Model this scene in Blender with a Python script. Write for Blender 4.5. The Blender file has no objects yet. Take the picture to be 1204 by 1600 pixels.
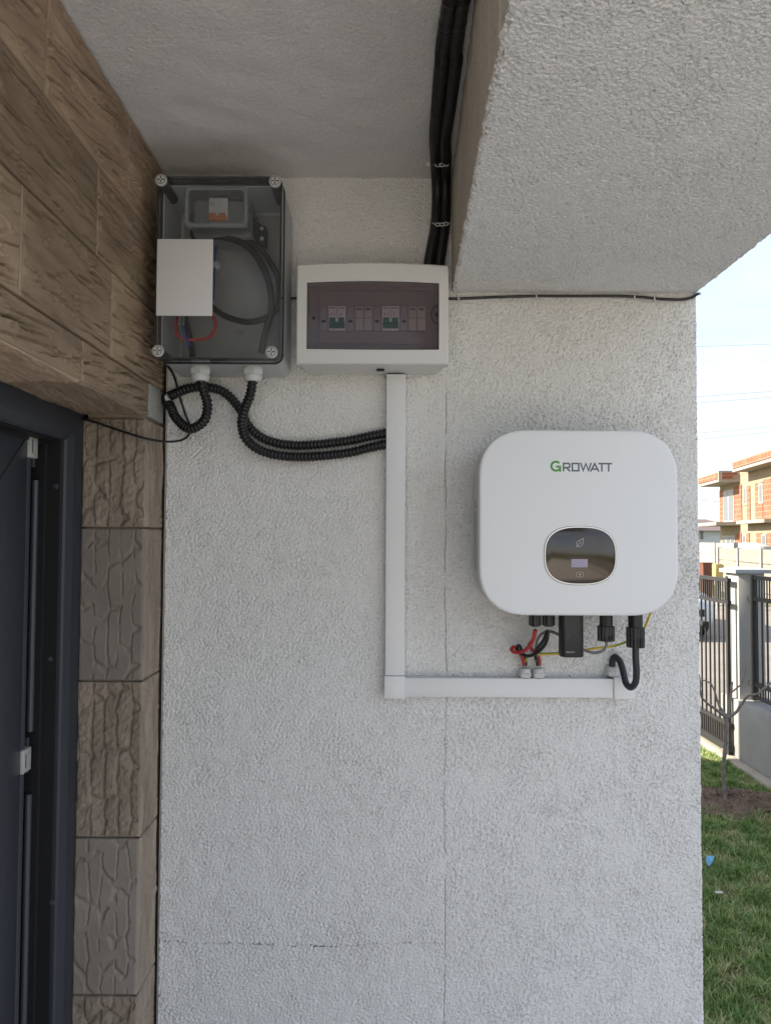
import bpy, bmesh, math, random
import numpy as np
from mathutils import Vector, Matrix

R = math.radians
sc = bpy.context.scene
col = sc.collection
random.seed(4)
H = 1.65                      # camera height above the lawn; all z below are given relative to the eye

# ------------------------------------------------------------------ camera
F, CX, CY = 1150.0, 602.0, 800.0          # focal length and centre, in pixels of the 1204x1600 photograph
_v = np.array([(600 - CX) / F, -(841 - CY) / F, -1.0]); _v /= np.linalg.norm(_v)
_u = np.array([.005, 1.0, 0.0]); _u -= _u.dot(_v) * _v; _u /= np.linalg.norm(_u)
CM = np.array([np.cross(_v, _u), _v, _u])
cam = bpy.data.cameras.new('camera')
cam.sensor_fit = 'VERTICAL'; cam.sensor_height = 36.0; cam.lens = 36.0 * F / 1600.0
cam.clip_start = 0.02; cam.clip_end = 2000
camo = bpy.data.objects.new('camera', cam); col.objects.link(camo)
mw = Matrix([list(r) for r in CM]).to_4x4(); mw.translation = (0, 0, H)
camo.matrix_world = mw
sc.camera = camo

# ------------------------------------------------------------------ sky, sun, exposure
SUN_EL = R(33)
SUN_FROM = Vector((-1.0, 0.13, 0)).normalized()          # horizontal direction towards the sun
sc.view_settings.view_transform = 'Standard'; sc.view_settings.look = 'None'
sc.view_settings.gamma = 1.0; sc.view_settings.exposure = 1.58
sc.view_settings.use_curve_mapping = False
world = bpy.data.worlds.new('World'); sc.world = world; world.use_nodes = True
nt = world.node_tree; nt.nodes.clear()
wo = nt.nodes.new('ShaderNodeOutputWorld'); bg = nt.nodes.new('ShaderNodeBackground')
sky = nt.nodes.new('ShaderNodeTexSky'); sky.sky_type = 'NISHITA'; sky.sun_disc = False
sky.sun_elevation = SUN_EL; sky.sun_rotation = math.atan2(SUN_FROM.x, SUN_FROM.y)
sky.air_density = 1.0; sky.dust_density = 1.6; sky.ozone_density = 1.0
bg.inputs['Strength'].default_value = 0.12
tc = nt.nodes.new('ShaderNodeTexCoord'); mp = nt.nodes.new('ShaderNodeMapping')
mp.inputs['Scale'].default_value = (1.2, 1.2, 4.5); mp.inputs['Rotation'].default_value = (0.1, 0.15, 0.4)
cn = nt.nodes.new('ShaderNodeTexNoise'); cn.inputs['Scale'].default_value = 1.6
cn.inputs['Detail'].default_value = 7; cn.inputs['Roughness'].default_value = 0.52; cn.inputs['Distortion'].default_value = 0.4
cr = nt.nodes.new('ShaderNodeValToRGB')
cr.color_ramp.elements[0].position = 0.36; cr.color_ramp.elements[0].color = (.25, .25, .25, 1)
cr.color_ramp.elements[1].position = 0.66; cr.color_ramp.elements[1].color = (.96, .96, .96, 1)
mx = nt.nodes.new('ShaderNodeMix'); mx.data_type = 'RGBA'
nt.links.new(tc.outputs['Generated'], mp.inputs['Vector']); nt.links.new(mp.outputs[0], cn.inputs['Vector'])
nt.links.new(cn.outputs['Fac'], cr.inputs[0]); nt.links.new(cr.outputs[0], mx.inputs[0])
nt.links.new(sky.outputs[0], mx.inputs[6]); mx.inputs[7].default_value = (3.2, 3.3, 3.6, 1)
nt.links.new(mx.outputs[2], bg.inputs[0]); nt.links.new(bg.outputs[0], wo.inputs[0])
sl = bpy.data.lights.new('sun', 'SUN'); sl.energy = 4.4; sl.angle = R(0.55); sl.color = (1.0, .91, .78)
so = bpy.data.objects.new('sun', sl); col.objects.link(so)
sd = Vector((SUN_FROM.x * math.cos(SUN_EL), SUN_FROM.y * math.cos(SUN_EL), math.sin(SUN_EL)))
so.rotation_euler = sd.to_track_quat('Z', 'Y').to_euler(); so.location = (-20, 5, 20)

# ------------------------------------------------------------------ helpers
def at(px, py, Y):
    """point at depth Y seen at a pixel of the photograph (used to measure real places)"""
    r = CM @ np.array([(px - CX) / F, -(py - CY) / F, -1.0]); return tuple(r / r[1] * Y)
def atz(px, py, Z):
    r = CM @ np.array([(px - CX) / F, -(py - CY) / F, -1.0]); return tuple(r / r[2] * Z)

def mat(name, c, rough=.6, var=0.0, vs=8.0, c2=None, bump=None, metal=0.0, spec=.5, rnd=0.0, coat=0.0, detail=5, stretch=None, emit=None):
    m = bpy.data.materials.new(name); m.use_nodes = True
    n = m.node_tree; b = n.nodes['Principled BSDF']
    b.inputs['Roughness'].default_value = rough; b.inputs['Metallic'].default_value = metal
    b.inputs['Specular IOR Level'].default_value = spec; b.inputs['Coat Weight'].default_value = coat
    c = tuple(c) + (1,)
    b.inputs['Base Color'].default_value = c
    t = n.nodes.new('ShaderNodeTexCoord'); vec = t.outputs['Object']
    if stretch:
        q = n.nodes.new('ShaderNodeMapping'); q.inputs['Scale'].default_value = stretch
        n.links.new(vec, q.inputs[0]); vec = q.outputs[0]
    cur = None
    if var > 0 or c2:
        z = n.nodes.new('ShaderNodeTexNoise'); z.inputs['Scale'].default_value = vs; z.inputs['Detail'].default_value = detail
        z.inputs['Roughness'].default_value = .62
        n.links.new(vec, z.inputs['Vector'])
        k = n.nodes.new('ShaderNodeValToRGB'); k.color_ramp.elements[0].position = .32; k.color_ramp.elements[1].position = .68
        d = tuple(c2) + (1,) if c2 else tuple(x * (1 - var) for x in c[:3]) + (1,)
        k.color_ramp.elements[0].color = d; k.color_ramp.elements[1].color = c
        n.links.new(z.outputs['Fac'], k.inputs[0]); cur = k.outputs[0]
    if rnd > 0:
        oi = n.nodes.new('ShaderNodeObjectInfo'); mr = n.nodes.new('ShaderNodeMapRange')
        mr.inputs[3].default_value = 1 - rnd; mr.inputs[4].default_value = 1 + rnd
        n.links.new(oi.outputs['Random'], mr.inputs[0])
        hs = n.nodes.new('ShaderNodeHueSaturation'); n.links.new(mr.outputs[0], hs.inputs['Value'])
        if cur: n.links.new(cur, hs.inputs['Color'])
        else: hs.inputs['Color'].default_value = c
        cur = hs.outputs[0]
    if cur: n.links.new(cur, b.inputs['Base Color'])
    if bump:
        s, st, dist = bump
        z = n.nodes.new('ShaderNodeTexNoise'); z.inputs['Scale'].default_value = s; z.inputs['Detail'].default_value = 4
        n.links.new(vec, z.inputs['Vector'])
        bp = n.nodes.new('ShaderNodeBump'); bp.inputs['Strength'].default_value = st; bp.inputs['Distance'].default_value = dist
        n.links.new(z.outputs['Fac'], bp.inputs['Height']); n.links.new(bp.outputs[0], b.inputs['Normal'])
    if emit:
        b.inputs['Emission Color'].default_value = tuple(emit[0]) + (1,); b.inputs['Emission Strength'].default_value = emit[1]
    return m

def clear_mat(name, tint, ior=1.22, rough=.05, haze=0.0, hazecol=(.5, .5, .5)):
    """thin clear plastic sheet: tinted see-through with a fresnel reflection and a share of diffuse haze"""
    m = bpy.data.materials.new(name); m.use_nodes = True; n = m.node_tree; n.nodes.clear()
    o = n.nodes.new('ShaderNodeOutputMaterial'); t = n.nodes.new('ShaderNodeBsdfTransparent'); t.inputs[0].default_value = tuple(tint) + (1,)
    g = n.nodes.new('ShaderNodeBsdfGlossy'); g.inputs['Roughness'].default_value = rough
    fr = n.nodes.new('ShaderNodeFresnel'); fr.inputs[0].default_value = ior
    d = n.nodes.new('ShaderNodeBsdfDiffuse'); d.inputs[0].default_value = tuple(hazecol) + (1,)
    m1 = n.nodes.new('ShaderNodeMixShader'); m1.inputs[0].default_value = haze
    n.links.new(t.outputs[0], m1.inputs[1]); n.links.new(d.outputs[0], m1.inputs[2])
    m2 = n.nodes.new('ShaderNodeMixShader'); n.links.new(fr.outputs[0], m2.inputs[0])
    n.links.new(m1.outputs[0], m2.inputs[1]); n.links.new(g.outputs[0], m2.inputs[2]); n.links.new(m2.outputs[0], o.inputs[0])
    return m

def tag(o, label=None, cat=None, group=None, kind=None):
    if label: o['label'] = label
    if cat: o['category'] = cat
    if group: o['group'] = group
    if kind: o['kind'] = kind
    return o

def empty(name, loc, label, cat, group=None):
    o = bpy.data.objects.new(name, None); col.objects.link(o)
    o.location = (loc[0], loc[1], loc[2] + H); o.empty_display_size = .05
    return tag(o, label, cat, group)

def root_loc(p):
    v = Vector((0, 0, 0))
    while p is not None:
        v += Vector(p.location); p = p.parent
    return v

def mesh_obj(name, verts, faces, m, parent=None, smooth=35, loc=None):
    """verts are in eye-relative world coordinates; a parented part keeps them relative to its root"""
    me = bpy.data.meshes.new(name)
    v = np.asarray(verts, dtype=np.float64).reshape(-1, 3) + np.array([0, 0, H])
    off = np.array(root_loc(parent)) if parent is not None else (np.array([loc[0], loc[1], loc[2] + H]) if loc is not None else np.zeros(3))
    me.from_pydata((v - off).tolist(), [], faces); me.update()
    if smooth:
        me.polygons.foreach_set('use_smooth', [True] * len(me.polygons)); me.set_sharp_from_angle(angle=R(smooth))
    if m: me.materials.append(m)
    o = bpy.data.objects.new(name, me); col.objects.link(o)
    if parent is not None: o.parent = parent
    elif loc is not None: o.location = (loc[0], loc[1], loc[2] + H)
    return o

class MB:
    def __init__(s): s.v = []; s.f = []
    def add(s, v, f):
        b = len(s.v); s.v += [tuple(p) for p in v]; s.f += [tuple(i + b for i in q) for q in f]; return s
    def box(s, x0, x1, y0, y1, z0, z1, bev=0.0, seg=2, M=None):
        bm = bmesh.new(); bmesh.ops.create_cube(bm, size=1)
        for w in bm.verts:
            w.co = Vector(((x0 + x1) / 2 + w.co.x * (x1 - x0), (y0 + y1) / 2 + w.co.y * (y1 - y0), (z0 + z1) / 2 + w.co.z * (z1 - z0)))
        if bev > 0: bmesh.ops.bevel(bm, geom=bm.edges[:], offset=bev, segments=seg, profile=.5, affect='EDGES')
        bm.verts.index_update()
        s.add([(M @ w.co if M else w.co) for w in bm.verts], [[w.index for w in q.verts] for q in bm.faces]); bm.free(); return s
    def loft(s, loops, cap0=True, cap1=True):
        n = len(loops[0]); v = [p for L in loops for p in L]; f = []
        for k in range(len(loops) - 1):
            for i in range(n):
                j = (i + 1) % n; f.append((k * n + i, k * n + j, (k + 1) * n + j, (k + 1) * n + i))
        if cap0: f.append(tuple(reversed(range(n))))
        if cap1: f.append(tuple(range((len(loops) - 1) * n, len(loops) * n)))
        return s.add(v, f)
    def prism(s, poly, axis, a, b):
        """polygon (2D) extruded along axis from a to b; 2D is (x,z) for y, (y,z) for x, (x,y) for z"""
        def P(p, t): return {'y': (p[0], t, p[1]), 'x': (t, p[0], p[1]), 'z': (p[0], p[1], t)}[axis]
        return s.loft([[P(p, a) for p in poly], [P(p, b) for p in poly]])
    def ring(s, outer, inner, y0, y1):
        n = len(outer)
        v = [(p[0], y0, p[1]) for p in outer] + [(p[0], y0, p[1]) for p in inner] + [(p[0], y1, p[1]) for p in outer] + [(p[0], y1, p[1]) for p in inner]
        f = []
        for i in range(n):
            j = (i + 1) % n
            f += [(i, j, n + j, n + i), (2 * n + j, 2 * n + i, 3 * n + i, 3 * n + j), (j, i, 2 * n + i, 2 * n + j), (n + i, n + j, 3 * n + j, 3 * n + i)]
        return s.add(v, f)
    def lathe(s, c, axis, prof, n=24, sides=None):
        """profile = [(t along axis, radius)]; axis unit vector"""
        a = Vector(axis).normalized(); q = a.orthogonal().normalized(); w = a.cross(q)
        n = sides or n; loops = []
        for t, r in prof:
            loops.append([tuple(Vector(c) + a * t + (q * math.cos(2 * math.pi * i / n) + w * math.sin(2 * math.pi * i / n)) * r) for i in range(n)])
        return s.loft(loops)
    def tube(s, pts, rad, n=12, step=.004, cap=True, resample=True):
        P = spline(pts, step) if resample else [Vector(p) for p in pts]
        T = []
        for i in range(len(P)):
            d = P[min(i + 1, len(P) - 1)] - P[max(i - 1, 0)]; T.append(d.normalized())
        q = T[0].orthogonal().normalized(); L = 0; loops = []
        for i, p in enumerate(P):
            if i: L += (p - P[i - 1]).length
            q = (q - T[i] * q.dot(T[i])).normalized(); w = T[i].cross(q)
            r = rad(L) if callable(rad) else rad
            loops.append([tuple(p + (q * math.cos(2 * math.pi * k / n) + w * math.sin(2 * math.pi * k / n)) * r) for k in range(n)])
        return s.loft(loops, cap, cap)
    def build(s, name, m, parent=None, smooth=35, loc=None):
        return mesh_obj(name, s.v, s.f, m, parent, smooth, loc)

def spline(pts, step):
    P = [Vector(p) for p in pts]; P = [P[0] * 2 - P[1]] + P + [P[-1] * 2 - P[-2]]; out = []
    for i in range(1, len(P) - 2):
        a, b, c, d = P[i - 1:i + 3]; n = max(2, int((c - b).length / step))
        for k in range(n):
            t = k / n
            out.append(.5 * ((2 * b) + (c - a) * t + (2 * a - 5 * b + 4 * c - d) * t * t + (3 * b - a - 3 * c + d) * t ** 3))
    out.append(P[-2]); return out

def rrect(x0, x1, z0, z1, r, n=8, e=2.0):
    out = []
    for cx, cz, a0 in ((x1 - r, z1 - r, 0), (x0 + r, z1 - r, 90), (x0 + r, z0 + r, 180), (x1 - r, z0 + r, 270)):
        for k in range(n + 1):
            a = R(a0 + 90 * k / n); c, s_ = math.cos(a), math.sin(a)
            out.append((cx + r * math.copysign(abs(c) ** (2 / e), c), cz + r * math.copysign(abs(s_) ** (2 / e), s_)))
    return out
def sell(cx, cz, a, b, e, n=72):
    return [(cx + a * math.copysign(abs(math.cos(t)) ** (2 / e), math.cos(t)), cz + b * math.copysign(abs(math.sin(t)) ** (2 / e), math.sin(t)))
            for t in [2 * math.pi * k / n for k in range(n)]]
def L3(loop, y): return [(p[0], y, p[1]) for p in loop]

def stroke(pts, w, y, closed=False, up=.0004):
    """flat mitred band along a 2D polyline (x,z), a real sliver of thickness proud of y"""
    P = [Vector((p[0], p[1])) for p in pts]; n = len(P); Lf = []; Rt = []
    for i in range(n):
        a = P[i - 1] if (i or closed) else None; b = P[(i + 1) % n] if (i < n - 1 or closed) else None
        d1 = (P[i] - a).normalized() if a is not None else None; d2 = (b - P[i]).normalized() if b is not None else None
        if d1 is None: d1 = d2
        if d2 is None: d2 = d1
        nn = Vector((-(d1.y + d2.y), d1.x + d2.x)); nn = nn.normalized() if nn.length > 1e-6 else Vector((-d1.y, d1.x))
        k = w / 2 / max(.45, nn.dot(Vector((-d1.y, d1.x)))); Lf.append(P[i] + nn * k); Rt.append(P[i] - nn * k)
    v = []; f = []
    for yy in (y - up, y):
        v += [(p.x, yy, p.y) for p in Lf] + [(p.x, yy, p.y) for p in Rt]
    m = n if closed else n - 1
    for i in range(m):
        j = (i + 1) % n
        f += [(i, j, n + j, n + i), (i, j, 2 * n + j, 2 * n + i), (n + i, n + j, 3 * n + j, 3 * n + i)]
    return v, f

def band(ny, nx, d, lo, hi, seed, ax=1.0, ay=1.0, tilt=0.0, dy=None):
    """band-pass noise field, wavelengths lo..hi metres, unit deviation; ax, ay stretch it along x / y"""
    g = np.random.default_rng(seed).standard_normal((ny, nx)); Fq = np.fft.fft2(g)
    ky = np.fft.fftfreq(ny, dy or d)[:, None]; kx = np.fft.fftfreq(nx, d)[None, :]
    c, s_ = math.cos(tilt), math.sin(tilt)
    k = np.sqrt(((c * kx + s_ * ky) * ax) ** 2 + ((-s_ * kx + c * ky) * ay) ** 2) + 1e-9
    w = np.exp(-(np.log(k * math.sqrt(lo * hi)) / (np.log(hi / lo) * .5)) ** 2)
    o = np.real(np.fft.ifft2(Fq * w)); return (o - o.mean()) / o.std()

def grid_obj(name, P, m, parent=None, smooth=True, loc=None, drop=None):
    ny, nx = P.shape[:2]; me = bpy.data.meshes.new(name)
    off = np.array(root_loc(parent)) if parent is not None else (np.array([loc[0], loc[1], loc[2] + H]) if loc is not None else np.zeros(3))
    v = (P.reshape(-1, 3) + np.array([0, 0, H]) - off).astype(np.float32)
    i = np.arange(ny * nx).reshape(ny, nx)
    q = np.stack([i[:-1, :-1], i[:-1, 1:], i[1:, 1:], i[1:, :-1]], -1)
    q = (q[~drop] if drop is not None else q).reshape(-1).astype(np.int32); nf = len(q) // 4
    me.vertices.add(len(v)); me.vertices.foreach_set('co', v.reshape(-1))
    me.loops.add(len(q)); me.loops.foreach_set('vertex_index', q)
    me.polygons.add(nf); me.polygons.foreach_set('loop_start', np.arange(0, nf * 4, 4, dtype=np.int32))
    me.update(calc_edges=True); me.validate()
    if smooth: me.polygons.foreach_set('use_smooth', np.ones(nf, dtype=bool))
    if m: me.materials.append(m)
    o = bpy.data.objects.new(name, me); col.objects.link(o)
    if parent is not None: o.parent = parent
    elif loc is not None: o.location = (loc[0], loc[1], loc[2] + H)
    return o

def speckle(m, dark=(.84, .82, .79)):
    """sparse darker specks multiplied over the base colour, imitating the shade of small pits"""
    n = m.node_tree; b = n.nodes['Principled BSDF']; src = b.inputs['Base Color'].links[0].from_socket
    t = n.nodes.new('ShaderNodeTexCoord'); z = n.nodes.new('ShaderNodeTexNoise'); z.inputs['Scale'].default_value = 210; z.inputs['Detail'].default_value = 3; z.inputs['Roughness'].default_value = .6
    n.links.new(t.outputs['Object'], z.inputs['Vector'])
    k = n.nodes.new('ShaderNodeValToRGB'); e = k.color_ramp.elements; e[0].position = .34; e[0].color = dark + (1,); e[1].position = .47; e[1].color = (1, 1, 1, 1)
    n.links.new(z.outputs['Fac'], k.inputs[0])
    z2 = n.nodes.new('ShaderNodeTexNoise'); z2.inputs['Scale'].default_value = 1.7; z2.inputs['Detail'].default_value = 6; n.links.new(t.outputs['Object'], z2.inputs['Vector'])
    k2 = n.nodes.new('ShaderNodeValToRGB'); e = k2.color_ramp.elements; e[0].position = .3; e[0].color = (.97, .96, .945, 1); e[1].position = .62; e[1].color = (1, 1, 1, 1); n.links.new(z2.outputs['Fac'], k2.inputs[0])
    for kk in (k, k2):
        x = n.nodes.new('ShaderNodeMix'); x.data_type = 'RGBA'; x.blend_type = 'MULTIPLY'; x.inputs[0].default_value = 1
        n.links.new(src, x.inputs[6]); n.links.new(kk.outputs[0], x.inputs[7]); src = x.outputs[2]
    n.links.new(src, b.inputs['Base Color'])

# ------------------------------------------------------------------ materials
M_ST = mat('stucco', (.86, .855, .84), .93, .025, 5, bump=(260, .85, .0052), spec=.2)
speckle(M_ST)
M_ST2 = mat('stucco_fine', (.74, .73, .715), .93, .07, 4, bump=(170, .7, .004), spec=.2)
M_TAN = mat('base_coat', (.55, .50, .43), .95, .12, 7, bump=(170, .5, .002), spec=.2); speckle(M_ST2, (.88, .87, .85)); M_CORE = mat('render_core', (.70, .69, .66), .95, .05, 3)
M_TILE = mat('stone_tile', (.44, .33, .235), .82, c2=(.27, .195, .137), vs=12, bump=(300, .45, .0014), rnd=.30, spec=.3, stretch=(1, .4, 1.2), detail=7)
M_TILE_V = mat('stone_tile_upright', (.38, .31, .245), .85, c2=(.235, .19, .148), vs=18, bump=(260, .5, .0016), rnd=.14, spec=.3, stretch=(1.3, 1.3, .4), detail=8)
M_TILE_G = mat('stone_tile_grey', (.30, .258, .217), .8, c2=(.225, .193, .162), vs=9, bump=(300, .3, .001), rnd=.10, spec=.3)
M_GROUT = mat('grout', (.44, .355, .265), .95, .15, 40)
M_MORT = mat('mortar', (.42, .42, .40), .95, .18, 30, bump=(120, .5, .002))
M_ANT = mat('anthracite_foil', (.034, .039, .050), .42, .08, 3, bump=(900, .06, .0004), stretch=(1, 1, .1))
M_ANT2 = mat('anthracite_edge', (.060, .066, .076), .35)
M_BLK = mat('black_rubber', (.008, .008, .009), .6)
M_GLASS = mat('dark_glass', (.01, .012, .015), .05)
M_ZINC = mat('zinc_plated', (.62, .62, .58), .42, .2, 60, metal=.35)
M_STEEL = mat('steel_screw', (.55, .55, .55), .3, metal=1)
M_WHITE = mat('white_plastic', (.72, .715, .70), .38, .02, 6)
M_WHITE2 = mat('white_lid', (.78, .78, .78), .36, .02, 6)
M_SHELL = mat('white_shell', (.78, .79, .80), .42, .012, 5, bump=(1500, .03, .0003))
M_ALU = mat('cast_aluminium', (.58, .59, .59), .45, .08, 30, metal=.3, bump=(400, .15, .0005))
M_GREY = mat('grey_abs', (.50, .52, .53), .42, .05, 8)
M_GLAND = mat('gland_grey', (.62, .63, .62), .4, .04, 20)
M_PLATE = mat('galvanised_plate', (.31, .31, .31), .5, .12, 14)
M_COND = mat('corrugated_black', (.010, .010, .011), .38, spec=.5)
M_CABLE = mat('cable_black', (.014, .014, .015), .45)
M_CABLE2 = mat('cable_dark_grey', (.028, .030, .034), .5)
M_NYL = mat('black_nylon', (.016, .017, .019), .42, .1, 80)
M_RED = mat('red_cable', (.42, .030, .028), .42)
M_BLUE = mat('blue_wire', (.02, .05, .28), .45)
M_YEL = mat('yellow_wire', (.62, .42, .03), .45)
M_GRN = mat('green_wire', (.05, .28, .03), .45)
M_GRYW = mat('grey_wire', (.20, .20, .20), .5)
M_ORANGE = mat('orange_toggle', (.62, .20, .04), .45)
M_GTOG = mat('green_toggle', (.01, .16, .10), .42)
M_MOD = mat('module_grey', (.50, .50, .48), .5)
M_BLANK = mat('blank_grey', (.36, .365, .385), .5)
M_PANEL_IN = mat('inner_panel_grey', (.31, .30, .30), .5)
M_PRINT = mat('grey_print', (.10, .12, .14), .5)
M_LOGO_G = mat('green_print', (.07, .30, .04), .45)
M_PAPER = mat('white_card', (.74, .73, .74), .8, .03, 20)
M_CLEAR = clear_mat('clear_polycarbonate', (.95, .96, .965), rough=.08, haze=.035)  # diffuse haze stands in for a soft reflection on the lid
M_CLEAR2 = clear_mat('clear_inner_cover', (.90, .91, .92), rough=.08, haze=.20, hazecol=(.8, .82, .84))
M_TINT = clear_mat('mauve_tinted_pane', (.83, .795, .81), rough=.06, haze=.06, hazecol=(.27, .235, .25))
M_DISP = mat('black_display_glass', (.085, .077, .071), .12, metal=1)
M_CHROME = mat('silver_trim', (.75, .76, .78), .2, metal=1)
M_LCD = mat('lilac_display', (.36, .31, .42), .35)
M_ICON = mat('icon_grey', (.42, .42, .40), .4)
M_STICK = mat('side_sticker', (.55, .56, .56), .5, c2=(.18, .19, .20), vs=420, detail=1)
M_STRAP = mat('white_strap', (.62, .62, .61), .5)

# ------------------------------------------------------------------ ground
def sheet(name, x0, x1, y0, y1, z, m, n=1):
    P = np.zeros((n + 1, n + 1, 3)); P[..., 0], P[..., 1] = np.meshgrid(np.linspace(x0, x1, n + 1), np.linspace(y0, y1, n + 1)); P[..., 2] = z
    return grid_obj(name, P, m)
G0 = -1.65
M_LAWN = mat('lawn_soil', (.14, .17, .06), .95, c2=(.10, .085, .045), vs=3.5, bump=(60, .6, .02))
M_ROAD = mat('pale_street', (.27, .245, .21), .95, c2=(.20, .18, .155), vs=.9, bump=(25, .4, .02))
M_FLOOR = mat('beige_terrace', (.67, .62, .55), .7, .12, 5)
tag(sheet('lawn', -300, 300, -300, 300, G0, M_LAWN, 8), kind='structure')
tag(sheet('street', 2.95, 9.6, -40, 90, G0 + .006, M_ROAD, 4), kind='structure')
tf = MB().box(-.47, 2.45, -.1, 1.9, G0 - .05, G0 + .10, .004).box(-9, 2.45, -12, -.11, G0 - .05, G0 + .10, .004).build('terrace_floor', M_FLOOR); tag(tf, kind='structure')

# ------------------------------------------------------------------ the rendered pier wall (real grain)
WY = 1.56
def grain(ny, nx, d, seed, amp, lam=(.0065, .014)):
    """thrown render: uneven grains with narrow sharp pits between, patchy in strength"""
    n = .75 * band(ny, nx, d, .0048, .009, seed) + .55 * band(ny, nx, d, lam[0] * 1.2, lam[1] * 1.5, seed + 1) + .35 * band(ny, nx, d, .0042, .0055, seed + 4)
    m = band(ny, nx, d, .03, .12, seed + 2); big = band(ny, nx, d, .10, .5, seed + 5)
    n = n + .18 * m
    h = .42 * np.tanh(1.3 * n) - 1.9 * np.clip(-n - .45, 0, 1.5)
    return (h * (1 + .15 * big) + .15 * m + .10 * big) * amp

d = .0021
rc = .006                                                    # rounded arris of the pier
x0, x1, zb, zt = -.462, .667, -1.34, .80
sx = np.arange(x0, x1 - rc, d); na = 5; sy = np.arange(WY + rc, WY + .09, d)
px = np.concatenate([sx, (x1 - rc) + rc * np.sin(np.linspace(0, np.pi / 2, na)), np.full(len(sy), x1)])
py = np.concatenate([np.full(len(sx), WY), (WY + rc) - rc * np.cos(np.linspace(0, np.pi / 2, na)), sy])
nxv = np.concatenate([np.zeros(len(sx)), np.sin(np.linspace(0, np.pi / 2, na)), np.ones(len(sy))])
nyv = np.concatenate([-np.ones(len(sx)), -np.cos(np.linspace(0, np.pi / 2, na)), np.zeros(len(sy))])
zz = np.arange(zb, zt, d); ny, nx = len(zz), len(px)
h = grain(ny, nx, d, 11, .00115, (.0055, .010))
XX = np.broadcast_to(px, (ny, nx)); ZZ = np.broadcast_to(zz[:, None], (ny, nx))
h2 = grain(ny, nx, d, 31, .00125, (.0064, .013)); k = 1 / (1 + np.exp(-(XX - .1335) / .004)); h = h * (1 - k) + h2 * k   # coarser coat right of the seam
wob = np.cumsum(np.random.default_rng(5).standard_normal(ny)) * .00022; wob -= np.linspace(wob[0], wob[-1], ny)
dep = .5 + .5 * np.tanh(band(1, ny, d, .05, .3, 8)[0] * 1.2 + .7)
SX = .1335 + wob                                                                                                        # vertical seam of the insulation boards
wob2 = np.cumsum(np.random.default_rng(7).standard_normal(nx)) * .00025; wob2 -= np.linspace(wob2[0], wob2[-1], nx)
dep2 = band(1, nx, d, .02, .15, 9)[0]
CZ2 = -.842 + wob2 + .004 * np.sin(px * 11)                                                                             # hairline crack
h = h - np.exp(-((XX - SX[:, None]) / .003) ** 2) * (ZZ < .36) * .0007
qx = .5 * (px[1:] + px[:-1]); qz = .5 * (zz[1:] + zz[:-1])
gap = (np.abs(qx[None] - SX[:-1, None]) < d * .5) & (qz[:, None] < .345) & (dep[:-1, None] > .22)
gap |= (np.abs(qz[:, None] - CZ2[None, :-1]) < d * .5) & (qx[None] < .1335) & (dep2[None, :-1] > -.45)
h[:, len(sx):] *= 1.35
P = np.stack([XX + nxv[None] * h, np.broadcast_to(py, (ny, nx)) + nyv[None] * h, ZZ], -1)
for j in range(int((.1335 - x0) / d)):
    P[int(np.argmin(np.abs(qz - CZ2[j]))) + 1, j, 2] -= .0013                # the crack is narrower than the grid
for i in range(int((.345 - zb) / d)):
    P[i, int(np.argmin(np.abs(qx - SX[i]))) + 1, 0] -= .0010                 # and so is the seam
wall = empty('stucco_wall', (.1, WY + .1, G0), 'white rough stucco wall carrying the inverter and the white trunking', 'wall')
grid_obj('render_coat', P, M_ST, wall, drop=gap)
MB().box(-.47, .662, WY + .014, WY + .30, G0, 1.0).build('wall_core', M_CORE, wall)
MB().box(-.462, .668, WY - .003, WY + .1, G0, zb + .003).build('wall_base', M_ST, wall)

# ------------------------------------------------------------------ the beam over the open side
BZ = .527; CZ = .776
beam = empty('concrete_beam', (.4, 1.0, BZ), 'wide white stucco beam overhead, running out from the wall', 'beam')
d = .0024; rb = .006
bz = np.arange(CZ + .004, BZ + rb, -d)
wid = .540
ux = np.arange(rb, wid - rb, d); oz = np.arange(BZ + rb, BZ + .12, d)
q = np.linspace(0, np.pi / 2, na)
bx = np.concatenate([np.zeros(len(bz)), rb - rb * np.cos(q), ux, wid - rb + rb * np.sin(q), np.full(len(oz), wid)])
bzz = np.concatenate([bz, BZ + rb - rb * np.sin(q), np.full(len(ux), BZ), BZ + rb - rb * np.cos(q), oz])
bnx = np.concatenate([-np.ones(len(bz)), -np.cos(q), np.zeros(len(ux)), np.sin(q), np.ones(len(oz))])
bnz = np.concatenate([np.zeros(len(bz)), -np.sin(q), -np.ones(len(ux)), -np.cos(q), np.zeros(len(oz))])
yy = np.arange(.35, WY + .004, d); ny, nx = len(yy), len(bx)
h = grain(ny, nx, d, 51, .00085, (.0055, .010)); h[:, :len(bz)] *= .45
flut = band(1, ny, d, .02, .3, 77)[0] * .0008
YY = np.broadcast_to(yy[:, None], (ny, nx)); inx = np.interp(yy, [.35, .70, .86, 1.56], [.117, .119, .121, .142])[:, None]
sc_ = (.666 - inx) / wid
edge = (np.exp(-(bx / .03) ** 2) - np.exp(-((bx - wid) / .03) ** 2))[None] * flut[:, None]
P = np.stack([inx + bx[None] * sc_ + bnx[None] * h + edge, YY, np.broadcast_to(bzz, (ny, nx)) + bnz[None] * h], -1)
nb = len(bz) + 2
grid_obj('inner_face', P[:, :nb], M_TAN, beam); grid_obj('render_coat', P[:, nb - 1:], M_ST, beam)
MB().box(.150, .660, .352, WY + .0, BZ + .008, 1.0).build('beam_core', M_CORE, beam)
MB().box(.117, .666, .34, .3515, BZ + .0, .99).build('beam_end', M_ST, beam)

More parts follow.
